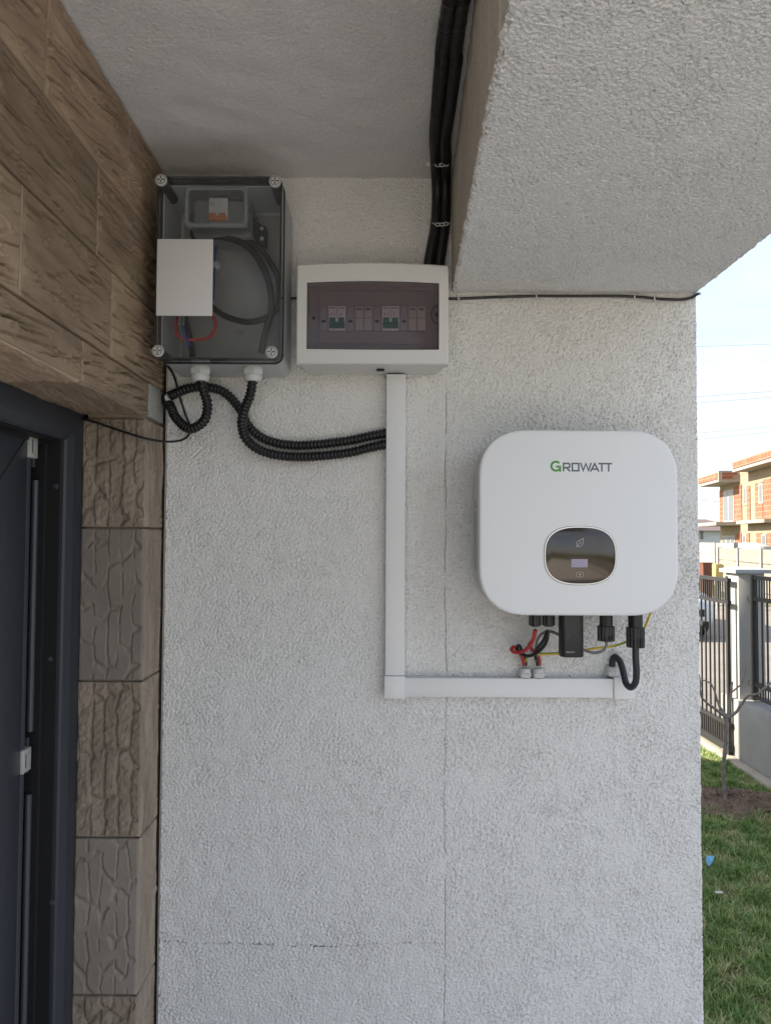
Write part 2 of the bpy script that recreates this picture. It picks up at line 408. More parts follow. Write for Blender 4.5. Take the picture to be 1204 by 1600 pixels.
# ------------------------------------------------------------------ ceiling
d = .005
cx_ = np.arange(-.50, .20, d); cy_ = np.arange(.55, WY + .03, d); ny, nx = len(cy_), len(cx_)
h = np.tanh(band(ny, nx, d, .011, .03, 71)) * .0005 + band(ny, nx, d, .08, .4, 72) * .0009
P = np.stack([np.broadcast_to(cx_, (ny, nx)), np.broadcast_to(cy_[:, None], (ny, nx)), CZ + h], -1)
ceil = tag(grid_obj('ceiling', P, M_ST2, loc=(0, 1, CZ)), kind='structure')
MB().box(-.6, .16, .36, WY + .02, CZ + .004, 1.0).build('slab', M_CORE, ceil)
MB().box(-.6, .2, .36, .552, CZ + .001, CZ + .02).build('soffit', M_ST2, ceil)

# ------------------------------------------------------------------ house wall clad in stone tiles
house = empty('house', (-2.5, 2.0, G0), 'house wall clad in brown rock-faced stone tiles around the dark door', 'house')
HX = -.470
MB().box(-.80, HX - .012, 0, WY + .2, .2515, 1.0).build('lintel_core', M_GROUT, house)
MB().box(-.590, HX - .012, 1.459, WY + .2, G0, .26).build('pier_core', M_GROUT, house)
MB().box(-9, -.80, 0, 5.9, 1.0, 4.6).box(-9, -.5, WY + .31, 5.9, G0, 4.6).box(-.82, .66, .36, WY + .3, 1.002, 1.16).build('upper_storey', M_CORE, house)
MB().box(-9, -.80, 0, 5.9, G0, .999).box(-.80, HX - .012, 0, .12, G0, .254).build('rear_wall', M_CORE, house)

def slate_field(nv, nu, du, dv, seed):
    """cleft slate relief: gentle swells, rough patches and thin broken fissures with a ledge, running nearly along u"""
    r = np.random.default_rng(seed); V, U = np.mgrid[0:nv, 0:nu].astype(float); V *= dv; U *= du; w, hgt = nu * du, nv * dv
    PV, PU = nv + 40, nu + 40
    B = lambda lo, hi, sd, **k: band(PV, PU, du, lo, hi, sd, dy=dv, **k)[:nv, :nu]
    t = r.uniform(-.05, .22)
    n = B(.02, .06, seed, ax=4.0, tilt=t)
    out = n * .0008 + np.tanh(5 * (n - .6)) * .0006
    rough = 1 / (1 + np.exp(-6 * (B(.04, .12, seed + 1, ax=1.6) - .7)))
    out = out + B(.005, .014, seed + 2, ax=2.2, tilt=t) * (.00010 + .0014 * rough)
    for j in range(int(8 + 260 * w * hgt / .048 / 10)):
        u0, v0 = r.uniform(-.05, w), r.uniform(0, hgt); L = r.uniform(.03, .15) * (1.6 if j < 4 else 1); wd = r.uniform(.0011, .0023); dp = r.uniform(.0050, .0085)
        x = (U[0] - u0) / L; ok = (x > 0) & (x < 1)
        if not ok.any(): continue
        wob = np.cumsum(r.standard_normal(nu)) * .00042 * math.sqrt(du / .004); wob -= wob[np.argmax(ok)]
        kink = np.where(x > r.uniform(.3, .7), r.uniform(-.006, .006), 0) if r.random() < .4 else 0
        vc = v0 + t * (U[0] - u0) + wob + kink; tp = np.where(ok, np.sin(np.pi * np.clip(x, 0, 1)) ** .35, 0)
        D = V - vc[None]
        out = out - np.exp(-(D / wd) ** 2) * dp * tp[None] + np.where(D > 0, np.exp(-D / .012), 0) * .0016 * tp[None] * r.uniform(-.2, 1)
    return out

def stones_field(nv, nu, d, seed, rough):
    """imprint of narrow upright stones: long cells with recessed joints"""
    r = np.random.default_rng(seed); V, U = np.mgrid[0:nv, 0:nu] * d
    U = U + band(nv, nu, d, .015, .05, seed + 1) * .0006; V = V + band(nv, nu, d, .015, .05, seed + 2) * .0012
    w = nu * d; hgt = nv * d; sx_, sz_ = .026, .085; pts = []
    for i in range(-1, int(w / sx_) + 2):
        z = -r.uniform(0, sz_)
        while z < hgt + sz_: pts.append(((i + .5 + r.uniform(-.16, .16)) * sx_, z)); z += r.uniform(.55, 1.5) * sz_
    pts = np.array(pts); D = np.sqrt(((U[..., None] - pts[:, 0]) / sx_) ** 2 + ((V[..., None] - pts[:, 1]) / sz_) ** 2 * .8)
    o = np.argsort(D, -1)[..., :2]; F1 = np.take_along_axis(D, o[..., :1], -1)[..., 0]; F2 = np.take_along_axis(D, o[..., 1:2], -1)[..., 0]
    dist = (F2 - F1) * sx_ * .5; lev = r.uniform(-1, 1, len(pts))[o[..., 0]]; sl = r.uniform(-.07, .07, len(pts))[o[..., 0]]; slope = (U - pts[:, 0][o[..., 0]]) * sl
    part = 1 / (1 + np.exp(-5 * (band(nv, nu, d, .03, .10, seed + 6) + .5)))
    g = band(nv, nu, d, .006, .022, seed + 3, ay=2.0); g2 = band(nv, nu, d, .010, .03, seed + 4, tilt=.6, ax=2.5)
    if rough:
        return lev * .0022 + slope * 1.4 + np.tanh(g * 1.3) * .0005 + np.tanh(g2 * 2.5) * .0008 - np.exp(-(dist / .0019) ** 2) * .0085 * (.4 + .6 * part)
    return lev * .0002 - np.exp(-(dist / .0014) ** 2) * .0046 * part + .0005 * np.exp(-((dist - .003) / .0018) ** 2) * part + g * .00008

def tile(origin, u, v, n, lu, lv, field, m, th=.011, chamf=.004):
    """one tile: relief face pulled down at its edges, with real sides"""
    nv, nu = field.shape; a = np.linspace(0, lu, nu); b = np.linspace(0, lv, nv)
    A, B = np.meshgrid(a, b); e = np.minimum(np.minimum(A, lu - A), np.minimum(B, lv - B))
    hgt = field * np.clip(e / .006, .15, 1) - .0022 * np.clip(1 - e / chamf, 0, 1) ** 2
    o, u, v, n = (np.array(t, float) for t in (origin, u, v, n))
    P = o + A[..., None] * u + B[..., None] * v + hgt[..., None] * n
    # pad a skirt so that the sides are solid
    Q = np.pad(P, ((1, 1), (1, 1), (0, 0)), mode='edge')
    for sl_ in ((0, slice(None)), (-1, slice(None)), (slice(None), 0), (slice(None), -1)): Q[sl_] -= n * th
    return grid_obj('tile', Q, m, house)

g = .0044; seed = 100
rows = [(.609, CZ - .001, [.670, .998, 1.326, 1.557]), (.4585, .609, [.551, .871, 1.189, 1.5145, 1.557]),
        (.3085, .4585, [.622, .941, 1.257, 1.557]), (.2405, .3085, [.502, .821, 1.141, 1.463])]
for z0, z1, ys in rows:
    for y0, y1 in zip(ys[:-1], ys[1:]):
        lu, lv = y1 - y0 - g, z1 - z0 - g; nu, nv = max(4, int(lu / .0035)), max(4, int(lv / .00105)); seed += 17
        tile((HX, y0 + g / 2, z0 + g / 2), (0, 1, 0), (0, 0, 1), (1, 0, 0), lu, lv, slate_field(nv, nu, .0035, .00105, seed), M_TILE)
for z0, z1, ys in rows:
    for y in ys[1:-1]: MB().box(HX - .0118, HX - .0012, y - .0021, y + .0021, z0 + .0025, z1 - .0025, .0006).build('grout_joint', M_GROUT, house)
for y0, y1 in ((.502, .821), (.821, 1.141), (1.141, 1.4445)):                       # soffit of the lintel
    lu, lv = y1 - y0 - g, .132; nu, nv = int(lu / .0035), int(lv / .0013); seed += 17
    tile((HX - .004, y0 + g / 2, .2395), (0, 1, 0), (-1, 0, 0), (0, 0, -1), lu, lv, slate_field(nv, nu, .0035, .0013, seed) * .6, M_TILE)
MB().box(-.545, HX - .001, 1.4655, WY + .0, .2415, .3085, .002).build('mortar_patch', M_MORT, house)
zj = [.2355, .0178, -.2817, -.583, -.882, -1.182, -1.482, G0]
for i, (z1, z0) in enumerate(zip(zj[:-1], zj[1:])):
    lv = z1 - z0 - g * .8; nv = max(4, int(lv / .0015)); seed += 17
    lu = .1235; nu = int(lu / .0015)                                                # reveal, facing the camera
    tile((HX - .0015 - lu, 1.447, z0 + g * .4), (1, 0, 0), (0, 0, 1), (0, -1, 0), lu, lv, stones_field(nv, nu, .0015, seed, i % 2 == 0), M_TILE_V if i % 2 == 0 else M_TILE_G, th=.0115)
    lu = WY - 1.4535 - .001; nu = int(lu / .0017); nu = int(lu / .0012); f_ = slate_field(nu, nv, .0015, .0012, seed + 400).T * (1.0 if i % 2 == 0 else .7)
    tile((HX, 1.4535, z0 + g * .4), (0, 1, 0), (0, 0, 1), (1, 0, 0), lu, lv, f_[:nv, :nu], M_TILE_V, th=.0115)

# ------------------------------------------------------------------ dark door in the tiled wall
door = empty('patio_door', (-.64, 1.0, G0), 'dark anthracite door with zinc hinges in the tiled wall', 'door')
FX = -.594
def profile(name, pts, m):     # jamb + head with a mitre: list of (depth x, inset from outer edge)
    mb = MB(); Yo, Zo = 1.4465, .2395
    J = [(x, Yo - t, Zo - t) for x, t in pts]
    A = [(x, y, G0) for x, y, z in J]; B = [(x, y, z) for x, y, z in J]; C = [(x, .13, z) for x, y, z in J]
    return mb.loft([A, B, C]).build(name, m, door, smooth=25)
profile('frame', [(FX, 0), (FX, .035), (FX - .0015, .0385), (FX - .008, .054), (FX - .012, .0575), (FX - .075, .0575), (FX - .080, 0)], M_ANT)
profile('frame_rebate', [(FX - .018, .058), (FX - .018, .0605), (FX - .042, .0605), (FX - .044, .066), (FX - .120, .066), (FX - .120, .058)], M_BLK)
for px_, py_ in ((88, 760), (79, 1030), (82, 1410)):
    X, Y, Z = at(px_, py_, 1.3858); MB().lathe((X, 1.3858, Z), (0, -1, 0), [(0, .0048), (.0008, .0048), (.0012, .0034)], 14).build('screw', M_ANT2, door)
sash = MB().box(-.715, -.640, 1.20, 1.319, G0, .1845, .003).box(-.715, -.641, .13, 1.20, .072, .1845, .003).build('sash', M_ANT, door)
MB().box(-.690, -.676, .13, 1.199, G0, .071).build('pane', M_GLASS, sash)
MB().box(-.72, -.6425, 1.3195, 1.338, G0, .190, .002).box(-.72, -.6425, .13, 1.3195, .1850, .190, .002).build('gasket_strip', M_ANT2, sash)
MB().box(-.74, -.668, 1.3385, 1.379, G0, .195).build('sash_edge', M_BLK, sash)
MB().tube([(-.653, 1.376, G0), (-.653, 1.376, -.475)], .0062, 12, .3).tube([(-.653, 1.376, -.36), (-.653, 1.376, .105)], .0062, 12, .3).build('hinge_rod', M_ANT2, sash)
MB().tube([(-.6398, 1.317, .1825), (-.6398, 1.20, .0735)], .0012, 6, .2).build('mitre_seam', M_BLK, sash)
for zc in (.163, -.400):
    hg = MB().box(-.660, -.6355, 1.3205, 1.348, zc - .0205, zc + .0205, .002).box(-.650, -.6345, 1.3165, 1.3200, zc - .0205, zc + .0205, .001).build('hinge', M_ZINC, door)
    MB().box(-.6353, -.6349, 1.325, 1.328, zc - .012, zc + .012).box(-.660, -.648, 1.349, 1.362, zc - .019, zc + .019, .001).box(-.662, -.652, 1.366, 1.374, zc - .034, zc + .030, .001).build('hinge_leaf', M_ANT2, hg)

# ------------------------------------------------------------------ grey enclosure with clear cover
YB = 1.557
box = empty('clear_enclosure', (-.32, 1.55, .341), 'grey plastic enclosure with clear cover and white card, in the wall corner', 'enclosure')
bx0, bx1, bz0, bz1 = -.4405, -.2005, .341, .6965
yf = 1.394
tub = MB().ring(rrect(bx0, bx1, bz0, bz1, .016), rrect(bx0 + .004, bx1 - .004, bz0 + .004, bz1 - .004, .012), 1.432, YB)
tub.prism(rrect(bx0 + .003, bx1 - .003, bz0 + .003, bz1 - .003, .012), 'y', 1.550, YB).build('tub', M_GREY, box)
MB().ring(rrect(bx0 - .002, bx1 + .002, bz0 - .002, bz1 + .002, .018), rrect(bx0 + .0015, bx1 - .0015, bz0 + .0015, bz1 - .0015, .015), 1.4265, 1.4317).build('gasket', M_BLK, box)
cov = MB().ring(rrect(bx0 - .001, bx1 + .001, bz0 - .001, bz1 + .001, .017), rrect(bx0 + .003, bx1 - .003, bz0 + .003, bz1 - .003, .013), 1.3975, 1.426)
cov.loft([L3(rrect(bx0 + .004, bx1 - .004, bz0 + .004, bz1 - .004, .012), yf), L3(rrect(bx0 - .001, bx1 + .001, bz0 - .001, bz1 + .001, .017), 1.3968)]).build('cover', M_CLEAR, box)
MB().box(bx0 + .012, bx1 - .012, 1.542, 1.545, bz0 + .012, bz1 - .012, .001).build('mounting_plate', M_PLATE, box)
for p in ((251.5, 281), (429.5, 283), (246.5, 548), (424, 550)):
    X, _, Z = at(*p, 1.393); s_ = MB().lathe((X, 1.398, Z), (0, -1, 0), [(0, .0112), (.0055, .0112), (.0068, .0098)], 28).build('cover_screw', M_GLAND, box)
    mb = MB()
    for a in (0, 1):
        for sg in (-1, 1):
            c_, e = (X + sg * .0042 * a, Z + sg * .0042 * (1 - a)), .0026
            mb.box(c_[0] - (.0026 if a else .0011), c_[0] + (.0026 if a else .0011), 1.3907, 1.3909, c_[1] - (.0011 if a else .0026), c_[1] + (.0011 if a else .0026))
    mb.tube([(X + .0085 * math.cos(t), 1.3911, Z + .0085 * math.sin(t)) for t in np.linspace(0, 6.283, 25)], .0005, 5, 1, resample=False).build('screw_slot', M_BLK, s_)
    MB().lathe((X, 1.399, Z), (0, 1, 0), [(0, .0095), (.075, .0105)], 20).build('screw_post', M_NYL, box)
def quad_at(p0, p1, y): a, b = at(*p0, y), at(*p1, y); return a[0], b[0], b[2], a[2]
a0, a1, b0, b1 = quad_at((246, 373.5), (331.5, 493.5), 1.391)
MB().box(a0, a1, 1.3905, 1.393, b0, b1, .0004).build('card', M_PAPER, box)
# breaker and its own clear cover behind the lid
a0, a1, b0, b1 = quad_at((290, 292), (387, 356), 1.42)
MB().box(a0 + .004, a1 - .004, 1.47, 1.541, b0 + .004, b1 - .004, .002).build('breaker_housing', M_PLATE, box)
ic = MB().ring(rrect(a0, a1, b0, b1, .010), rrect(a0 + .008, a1 - .008, b0 + .009, b1 - .007, .007), 1.418, 1.4225)
ic.ring(rrect(a0 + .004, a1 - .004, b0 + .005, b1 - .004, .009), rrect(a0 + .006, a1 - .006, b0 + .007, b1 - .006, .008), 1.423, 1.469).build('breaker_cover', M_CLEAR2, box)
MB().prism(rrect(a0 + .007, a1 - .007, b0 + .008, b1 - .007, .007), 'y', 1.4195, 1.421).build('breaker_window', M_CLEAR, box)
a0, a1, b0, b1 = quad_at((326, 308), (355, 346), 1.44)
br = MB().box(a0, a1, 1.443, 1.469, b0 + .002, b1, .001).box(a0 + .003, a1 - .003, 1.455, 1.469, b1, b1 + .006, .001).build('breaker', M_WHITE, box)
xm = (a0 + a1) / 2
MB().box(a0 + .001, a1 - .001, 1.438, 1.4429, b0 + .001, b0 + .011, .001).box(a0 + .003, xm - .003, 1.433, 1.438, b0 + .0085, b0 + .015, .001).box(xm + .003, a1 - .003, 1.433, 1.438, b0 + .0085, b0 + .015, .001).build('toggle', M_ORANGE, br)
MB().box(a0 + .003, a0 + .011, 1.4425, 1.4429, b1 - .016, b1 - .009).box(xm - .0005, xm + .0005, 1.4425, 1.4429, b0 + .016, b1 - .002).build('print', M_MOD, br)
brk = [at(p[0], p[1], 1.53) for p in ((392, 342), (412, 361), (418, 363), (418, 390), (404, 388), (392, 360))]
MB().prism([(p[0], p[2]) for p in brk], 'y', 1.5, 1.53).build('bracket', M_BLK, box)
for p in ((413, 367), (413, 382), (375, 517), (404, 333)):
    X, _, Z = at(*p, 1.53); MB().lathe((X, 1.5415, Z), (0, -1, 0), [(0, .005), (.044 if p[1] < 390 and p[1] > 340 else .003, .004), ], 14).build('plate_screw', M_STEEL, box)
X, _, Z = at(336, 414, 1.52); MB().lathe((X, 1.5415, Z), (0, -1, 0), [(0, .010), (.02, .010), (.024, .006)], 20).build('plug', M_GREY, box)
def inner(name, pts, r, m, st=.006): return MB().tube([at(*p) for p in pts], r, 10, st).build(name, m, box)
inner('inner_cable', [(312, 371, 1.50), (345, 370, 1.48), (385, 384, 1.47), (410, 415, 1.46), (423, 455, 1.46), (423, 490, 1.46), (415, 520, 1.47), (408, 552, 1.48)], .0068, M_CABLE)
inner('inner_cable', [(322, 372, 1.51), (365, 368, 1.50), (405, 388, 1.49), (428, 420, 1.49), (436, 445, 1.48), (434, 480, 1.48), (415, 497, 1.475), (385, 503, 1.48), (350, 493, 1.49), (325, 474, 1.50)], .0062, M_CABLE)
inner('inner_cable', [(288, 492, 1.49), (293, 515, 1.49), (298, 535, 1.49), (301, 556, 1.48)], .0065, M_CABLE)
inner('red_wire', [(276, 492, 1.46), (275, 515, 1.46), (282, 528, 1.46), (300, 531, 1.47), (322, 529, 1.47), (335, 518, 1.46), (337, 505, 1.46), (331, 490, 1.46)], .0032, M_RED)
inner('blue_wire', [(285, 490, 1.455), (287, 512, 1.455), (290, 527, 1.46), (297, 540, 1.47)], .0026, M_BLUE)
inner('blue_wire', [(339, 380, 1.52), (336, 410, 1.52), (333, 470, 1.52)], .0026, M_BLUE)
for p in ((279.5, 496), (287, 496)): inner('ferrule', [(p[0], 490, 1.452), (p[0] - .5, 508, 1.452)], .0022, M_STEEL)
a0, a1, b0, b1 = quad_at((298, 361), (392, 372), 1.5); MB().box(a0, a1, 1.49, 1.54, b0, b1, .002).build('cable_entry', M_BLK, box)
def gland(c, parent, s=1.0, up=False):
    sg = 1 if up else -1; X, Y, Z = c; k = s
    gl = MB().lathe((X, Y, Z), (0, 0, sg), [(0, .0205 * k), (.004 * k, .0205 * k)], 28).lathe((X, Y, Z), (0, 0, sg), [(.0041 * k, .0215 * k), (.005 * k, .0225 * k), (.015 * k, .0225 * k), (.016 * k, .0215 * k)], sides=6)
    gl.lathe((X, Y, Z), (0, 0, sg), [(.0161 * k, .0185 * k), (.018 * k, .0195 * k), (.024 * k, .0195 * k), (.030 * k, .0165 * k), (.031 * k, .0125 * k)], 28)
    return gl.build('cable_gland', M_GLAND, parent)
gz = .3405
XA = at(313, 590, 1.465)[0]; XB = at(395, 590, 1.465)[0]
gland((XA, 1.465, gz), box, .93); gland((XB, 1.465, gz), box, .93)

# ------------------------------------------------------------------ conduits
def corr(r, pitch, dpt):
    return lambda s: r - dpt * (.5 - .5 * math.cos(2 * math.pi * s / pitch)) ** 1.6
def conduit(name, pts, r, pitch, dpt, label, group=None):
    o = MB().tube(pts, corr(r, pitch, dpt), 16, pitch / 6).build(name, M_COND, smooth=180, loc=pts[-1]); return tag(o, label, 'conduit', group)
conduit('corrugated_conduit', [(XA, 1.465, .318), at(318, 611, 1.466), at(324, 632, 1.475), at(319, 657, 1.485), at(297, 670, 1.50), at(276, 654, 1.52), at(267, 636, 1.535), at(259, 624, 1.552)],
        .0105, .0078, .0024, 'short looped black conduit from the left gland into the wall corner')
conduit('corrugated_conduit', [at(257, 623, 1.552), at(272, 616, 1.535), at(295, 607, 1.52), at(322, 605, 1.52), at(350, 613, 1.525), at(374, 638, 1.532), at(390, 668, 1.538), at(418, 688, 1.541), at(465, 696, 1.543), at(535, 690, 1.543), at(580, 681, 1.544), at(612, 675, 1.546)],
        .0105, .0078, .0024, 'upper black conduit arching from the wall corner to the trunking')
conduit('corrugated_conduit', [(XB, 1.465, .318), at(391, 616, 1.467), at(382, 640, 1.478), at(378, 664, 1.495), at(387, 689, 1.515), at(415, 707, 1.53), at(465, 714, 1.537), at(535, 709, 1.54), at(580, 699, 1.541), at(612, 692, 1.545)],
        .0105, .0078, .0024, 'lower black conduit sagging from the right gland to the trunking')
X, Y, Z = at(266, 622, 1.54); tag(MB().lathe((X - .006, Y + .006, Z), (.9, -.3, .25), [(0, .0125), (.008, .0125), (.009, .0115)], 20).build('conduit_collar', M_GLAND, loc=(X, Y, Z)), 'grey collar where two black conduits meet in the wall corner', 'collar')
zr = CZ - .0135
def ceil_run(xs, last, r, label, dx):
    pts = [(xs[0][2], -.4, zr)] + [tuple(np.array(atz(x, y, zr)) + np.array([dx, 0, 0])) for x, y, _ in xs] + [at(*p) for p in last]
    pts[0] = (pts[1][0] + .02, .2, zr)
    o = MB().tube(pts, corr(r, .0042, .0011), 14, .0014).build('ceiling_conduit', M_COND, smooth=180, loc=pts[-1]); return tag(o, label, 'conduit', 'black conduits along the ceiling')
ceil_run([(704, 0, 0), (691, 100, 0), (684, 175, 0), (681, 215, 0)], [(681, 246, 1.462), (682, 272, 1.515), (683, 305, 1.543), (681, 350, 1.545), (673, 395, 1.545), (668, 425, 1.545)], .0125, 'left of two black conduits along the ceiling down to the white board', -.001)
ceil_run([(725, 0, 0), (713, 100, 0), (703, 175, 0), (697, 215, 0)], [(695.5, 246, 1.462), (695, 272, 1.515), (695, 305, 1.543), (694, 350, 1.545), (688, 395, 1.545), (684, 425, 1.545)], .0125, 'right of two black conduits along the ceiling, beside the beam', -.003)
for py_, Yc, lab in ((257, 1.468, 'upper white perforated strap holding the two black conduits'), (350, 1.528, 'lower white perforated strap holding the two black conduits')):
    r0 = at(672, py_ - 4, Yc + .025); st = empty('perforated_strap', r0, lab, 'strap', 'perforated conduit straps')
    mb = MB()
    ks = [(671, -3, .028), (677, -1, .004), (683.5, 1, 0), (690, 1, 0), (696.5, 0, .003), (703, -2, .012)]
    pts = [at(x, py_ + dy, Yc + dd) for x, dy, dd in ks]
    for i, p in enumerate(pts):
        if i in (2, 3, 4):
            mb.tube([(p[0] + .0044 * math.cos(t), p[1] - .0005, p[2] + .0034 * math.sin(t)) for t in np.linspace(0, 6.283, 19)], .0012, 6, 1, resample=False)
    mb.tube(pts[:2] + [(pts[2][0] - .0046, pts[2][1], pts[2][2])], .0013, 6).tube([(pts[4][0] + .0046, pts[4][1], pts[4][2]), pts[5]], .0013, 6)
    mb.build('band', M_STRAP, st)
    q_ = pts[0]; MB().lathe((q_[0] - .002, q_[1] + .006, q_[2]), (0, -1, 0), [(0, .0075), (.004, .0075), (.006, .004)], 14).build('anchor_screw', M_GLAND, st)

# thin cables
tc1 = tag(MB().tube([at(262, 572, 1.553), at(272, 588, 1.552), at(281, 620, 1.551), at(290, 648, 1.551), at(297.5, 668, 1.548), at(291, 684, 1.53), at(268, 690, 1.495), at(232, 686, 1.438), at(185, 672, 1.436), at(150, 660, 1.436), at(126, 654, 1.437)], .0024, 8).build('thin_cable', M_CABLE, loc=at(232, 686, 1.438)),
          'thin black cable hanging from the grey enclosure to the door frame', 'cable')
tag(MB().tube([at(440, 466, 1.548), at(470, 466, 1.548), at(485, 466, 1.548)], .0026, 8).build('thin_cable', M_CABLE, loc=at(470, 466, 1.548)), 'short black cable between the grey enclosure and the white board', 'cable')
tc = empty('thin_cable', at(880, 464, 1.553), 'thin black cable clipped along the joint under the beam', 'cable')
MB().tube([at(690, 467, 1.552), at(720, 466.5, 1.552), at(780, 464, 1.552), at(840, 462.5, 1.552), at(900, 462.5, 1.552), at(960, 462.5, 1.552), at(1000, 464, 1.552), at(1030, 467, 1.552), at(1062, 468, 1.552), at(1080, 465, 1.551), at(1086, 461, 1.551), at(1090, 459, 1.556), at(1092, 459, 1.62)], .0031, 8).build('sheath', M_CABLE, tc)
for x, y in ((716, 466.5), (837, 462.5), (990, 463.5), (1021, 466.2)):
    X, Y, Z = at(x, y, 1.552); MB().box(X - .0014, X + .0014, 1.5478, 1.557, Z - .0055, Z + .0045, .0005).build('clip', M_STRAP, tc)

# ------------------------------------------------------------------ white distribution board with tinted door
db = empty('distribution_board', (-.025, 1.55, .345), 'white distribution board with tinted window showing a row of breakers', 'breaker panel')
def arcrect(x0, x1, z0, z1, sag_t, sag_b, n=14, r=0):
    o = []
    for k in range(n): t = k / n; o.append((x1 + (x0 - x1) * t, z1 + sag_t * 4 * t * (1 - t)))
    for k in range(n): t = k / n; o.append((x0, z1 + (z0 - z1) * t))
    for k in range(n): t = k / n; o.append((x0 + (x1 - x0) * t, z0 - sag_b * 4 * t * (1 - t)))
    for k in range(n): t = k / n; o.append((x1, z0 + (z1 - z0) * t))
    return o
dx0, dx1, dz0, dz1 = -.1765, .1255, .3455, .5445
ox0, ox1, oz0, oz1 = at(478.5, 0, 1.447)[0] , at(686, 0, 1.447)[0], at(580, 546, 1.447)[2], at(580, 441, 1.447)[2]
ox0 = at(478.5, 490, 1.447)[0]; ox1 = at(686, 490, 1.447)[0]
A0 = arcrect(dx0, dx1, dz0, dz1, .004, .0005); A1 = arcrect(dx0 + .0025, dx1 - .0025, dz0 + .0025, dz1 - .0025, .004, .0005)
I0 = arcrect(ox0, ox1, oz0, oz1, .0035, .0015); I1 = arcrect(ox0 + .001, ox1 - .001, oz0 + .001, oz1 - .001, .0035, .0015)
def yb(loop, y): return [(p[0], y - .004 * (1 - ((p[0] + .0255) / .151) ** 2), p[1]) for p in loop]
mb = MB(); loops = [L3(A0, 1.474), yb(A0, 1.4515), yb(A1, 1.4488), yb(I0, 1.4488), yb(I1, 1.4500), L3(I1, 1.474)]
mb.loft(loops, False, False).build('bezel', M_WHITE, db, smooth=30)
MB().loft([L3(rrect(dx0 + .004, dx1 - .004, dz0 + .002, dz1 - .004, .004), 1.4745), L3(rrect(dx0 + .006, dx1 - .006, dz0 + .002, dz1 - .006, .008), 1.52), L3(rrect(dx0 + .012, dx1 - .012, dz0 + .003, dz1 - .012, .012), YB)], False, True).build('back_box', M_WHITE, db)
MB().prism(I1, 'y', 1.4742, 1.4755).build('inner_panel', M_PANEL_IN, db)
r0, r1, r2, r3 = quad_at((497, 452), (665, 538), 1.472)
MB().ring([(r0, r2), (r1, r2), (r1, r3), (r0, r3)], [(r0 + .002, r2 + .002), (r1 - .002, r2 + .002), (r1 - .002, r3 - .002), (r0 + .002, r3 - .002)], 1.471, 1.4741).build('inner_frame', M_PANEL_IN, db)
pane = MB().prism(arcrect(ox0 + .0015, ox1 - .0015, oz0 + .0015, oz1 - .0015, .0035, .0015), 'y', 1.4495, 1.4515).build('tinted_pane', M_TINT, db)
rim = [(p[0], p[1]) for p in arcrect(ox0 + .0012, ox1 - .0012, oz0 + .0012, oz1 - .0012, .0035, .0015)]
v, f = stroke(rim, .0018, 1.4492, True, .0005); MB().add(v, f).build('pane_rim', M_BLK, db)
lx, _, lz = at(686, 492, 1.449)
latch = [(lx - .0025, lz + .018), (lx - .009, lz + .017), (lx - .0145, lz + .010), (lx - .016, lz), (lx - .0145, lz - .010), (lx - .009, lz - .017), (lx - .0025, lz - .018)]
v, f = stroke(latch, .0016, 1.4488, False, .0008); lt = MB().add(v, f).build('latch', M_BLK, db)
MB().box(lx - .0075, lx - .0035, 1.4475, 1.4486, lz - .004, lz + .004, .0004).build('latch_slot', M_BLK, lt)
X, _, Z = at(490, 497, 1.473); MB().lathe((X, 1.4735, Z), (0, -1, 0), [(0, .0035), (.001, .0035)], 14).build('screw_hole', M_BLK, db)
def module(x0, x1, y0, y1, kind):
    a0, a1, b0, b1 = quad_at((x0, y0), (x1, y1), 1.468); a0 += .0006; a1 -= .0006; xm = (a0 + a1) / 2; hh = b1 - b0
    if kind == 'blank':
        o = MB().box(a0, a1, 1.470, 1.4735, b0, b1, .0005).build('blanking_plate', M_BLANK, db)
        MB().box(xm - .004, xm + .004, 1.4695, 1.4699, b0 + hh * .34, b0 + hh * .44).build('slot', M_BLK, o)
    elif kind == 'mcb':
        o = MB().box(a0, a1, 1.466, 1.4735, b0 + .004, b1, .0006).box(a0 + .001, a1 - .001, 1.467, 1.4735, b0, b0 + .004, .0006).build('breaker', M_WHITE2, db)
        MB().box(a0 + .002, a1 - .002, 1.4625, 1.4659, b0 + .004, b0 + hh * .33, .0006).box(a0 + .003, xm - .003, 1.4595, 1.4625, b0 + hh * .25, b0 + hh * .49, .0006).box(xm + .003, a1 - .003, 1.4595, 1.4625, b0 + hh * .25, b0 + hh * .49, .0006).build('toggle', M_GTOG, o)
        p = MB().box(a0 + .002, xm - .003, 1.4655, 1.4659, b1 - .005, b1 - .0035).box(xm + .002, a1 - .002, 1.4655, 1.4659, b1 - .005, b1 - .0035)
        for qx in (a0 + .005, xm - .006, xm + .006): p.box(qx, qx + .0016, 1.4655, 1.4659, b0 + hh * .60, b0 + hh * .72)
        p.box(xm - .0004, xm + .0004, 1.4655, 1.4659, b0 + hh * .5, b1 - .001).build('print', M_PRINT, o)
    else:
        o = MB().box(a0, xm - .0005, 1.4675, 1.4735, b0, b1, .0008).box(xm + .0005, a1, 1.4675, 1.4735, b0, b1, .0008).build('surge_protector', M_MOD, db)
        MB().box(a0 + .004, xm - .004, 1.467, 1.4674, b1 - .008, b1 - .0045).box(xm + .004, a1 - .004, 1.467, 1.4674, b1 - .008, b1 - .0045).box(a0 + .001, xm - .001, 1.467, 1.4674, b0 + hh * .5, b0 + hh * .52).box(xm + .001, a1 - .001, 1.467, 1.4674, b0 + hh * .5, b0 + hh * .52).build('indicator', M_PRINT, o)
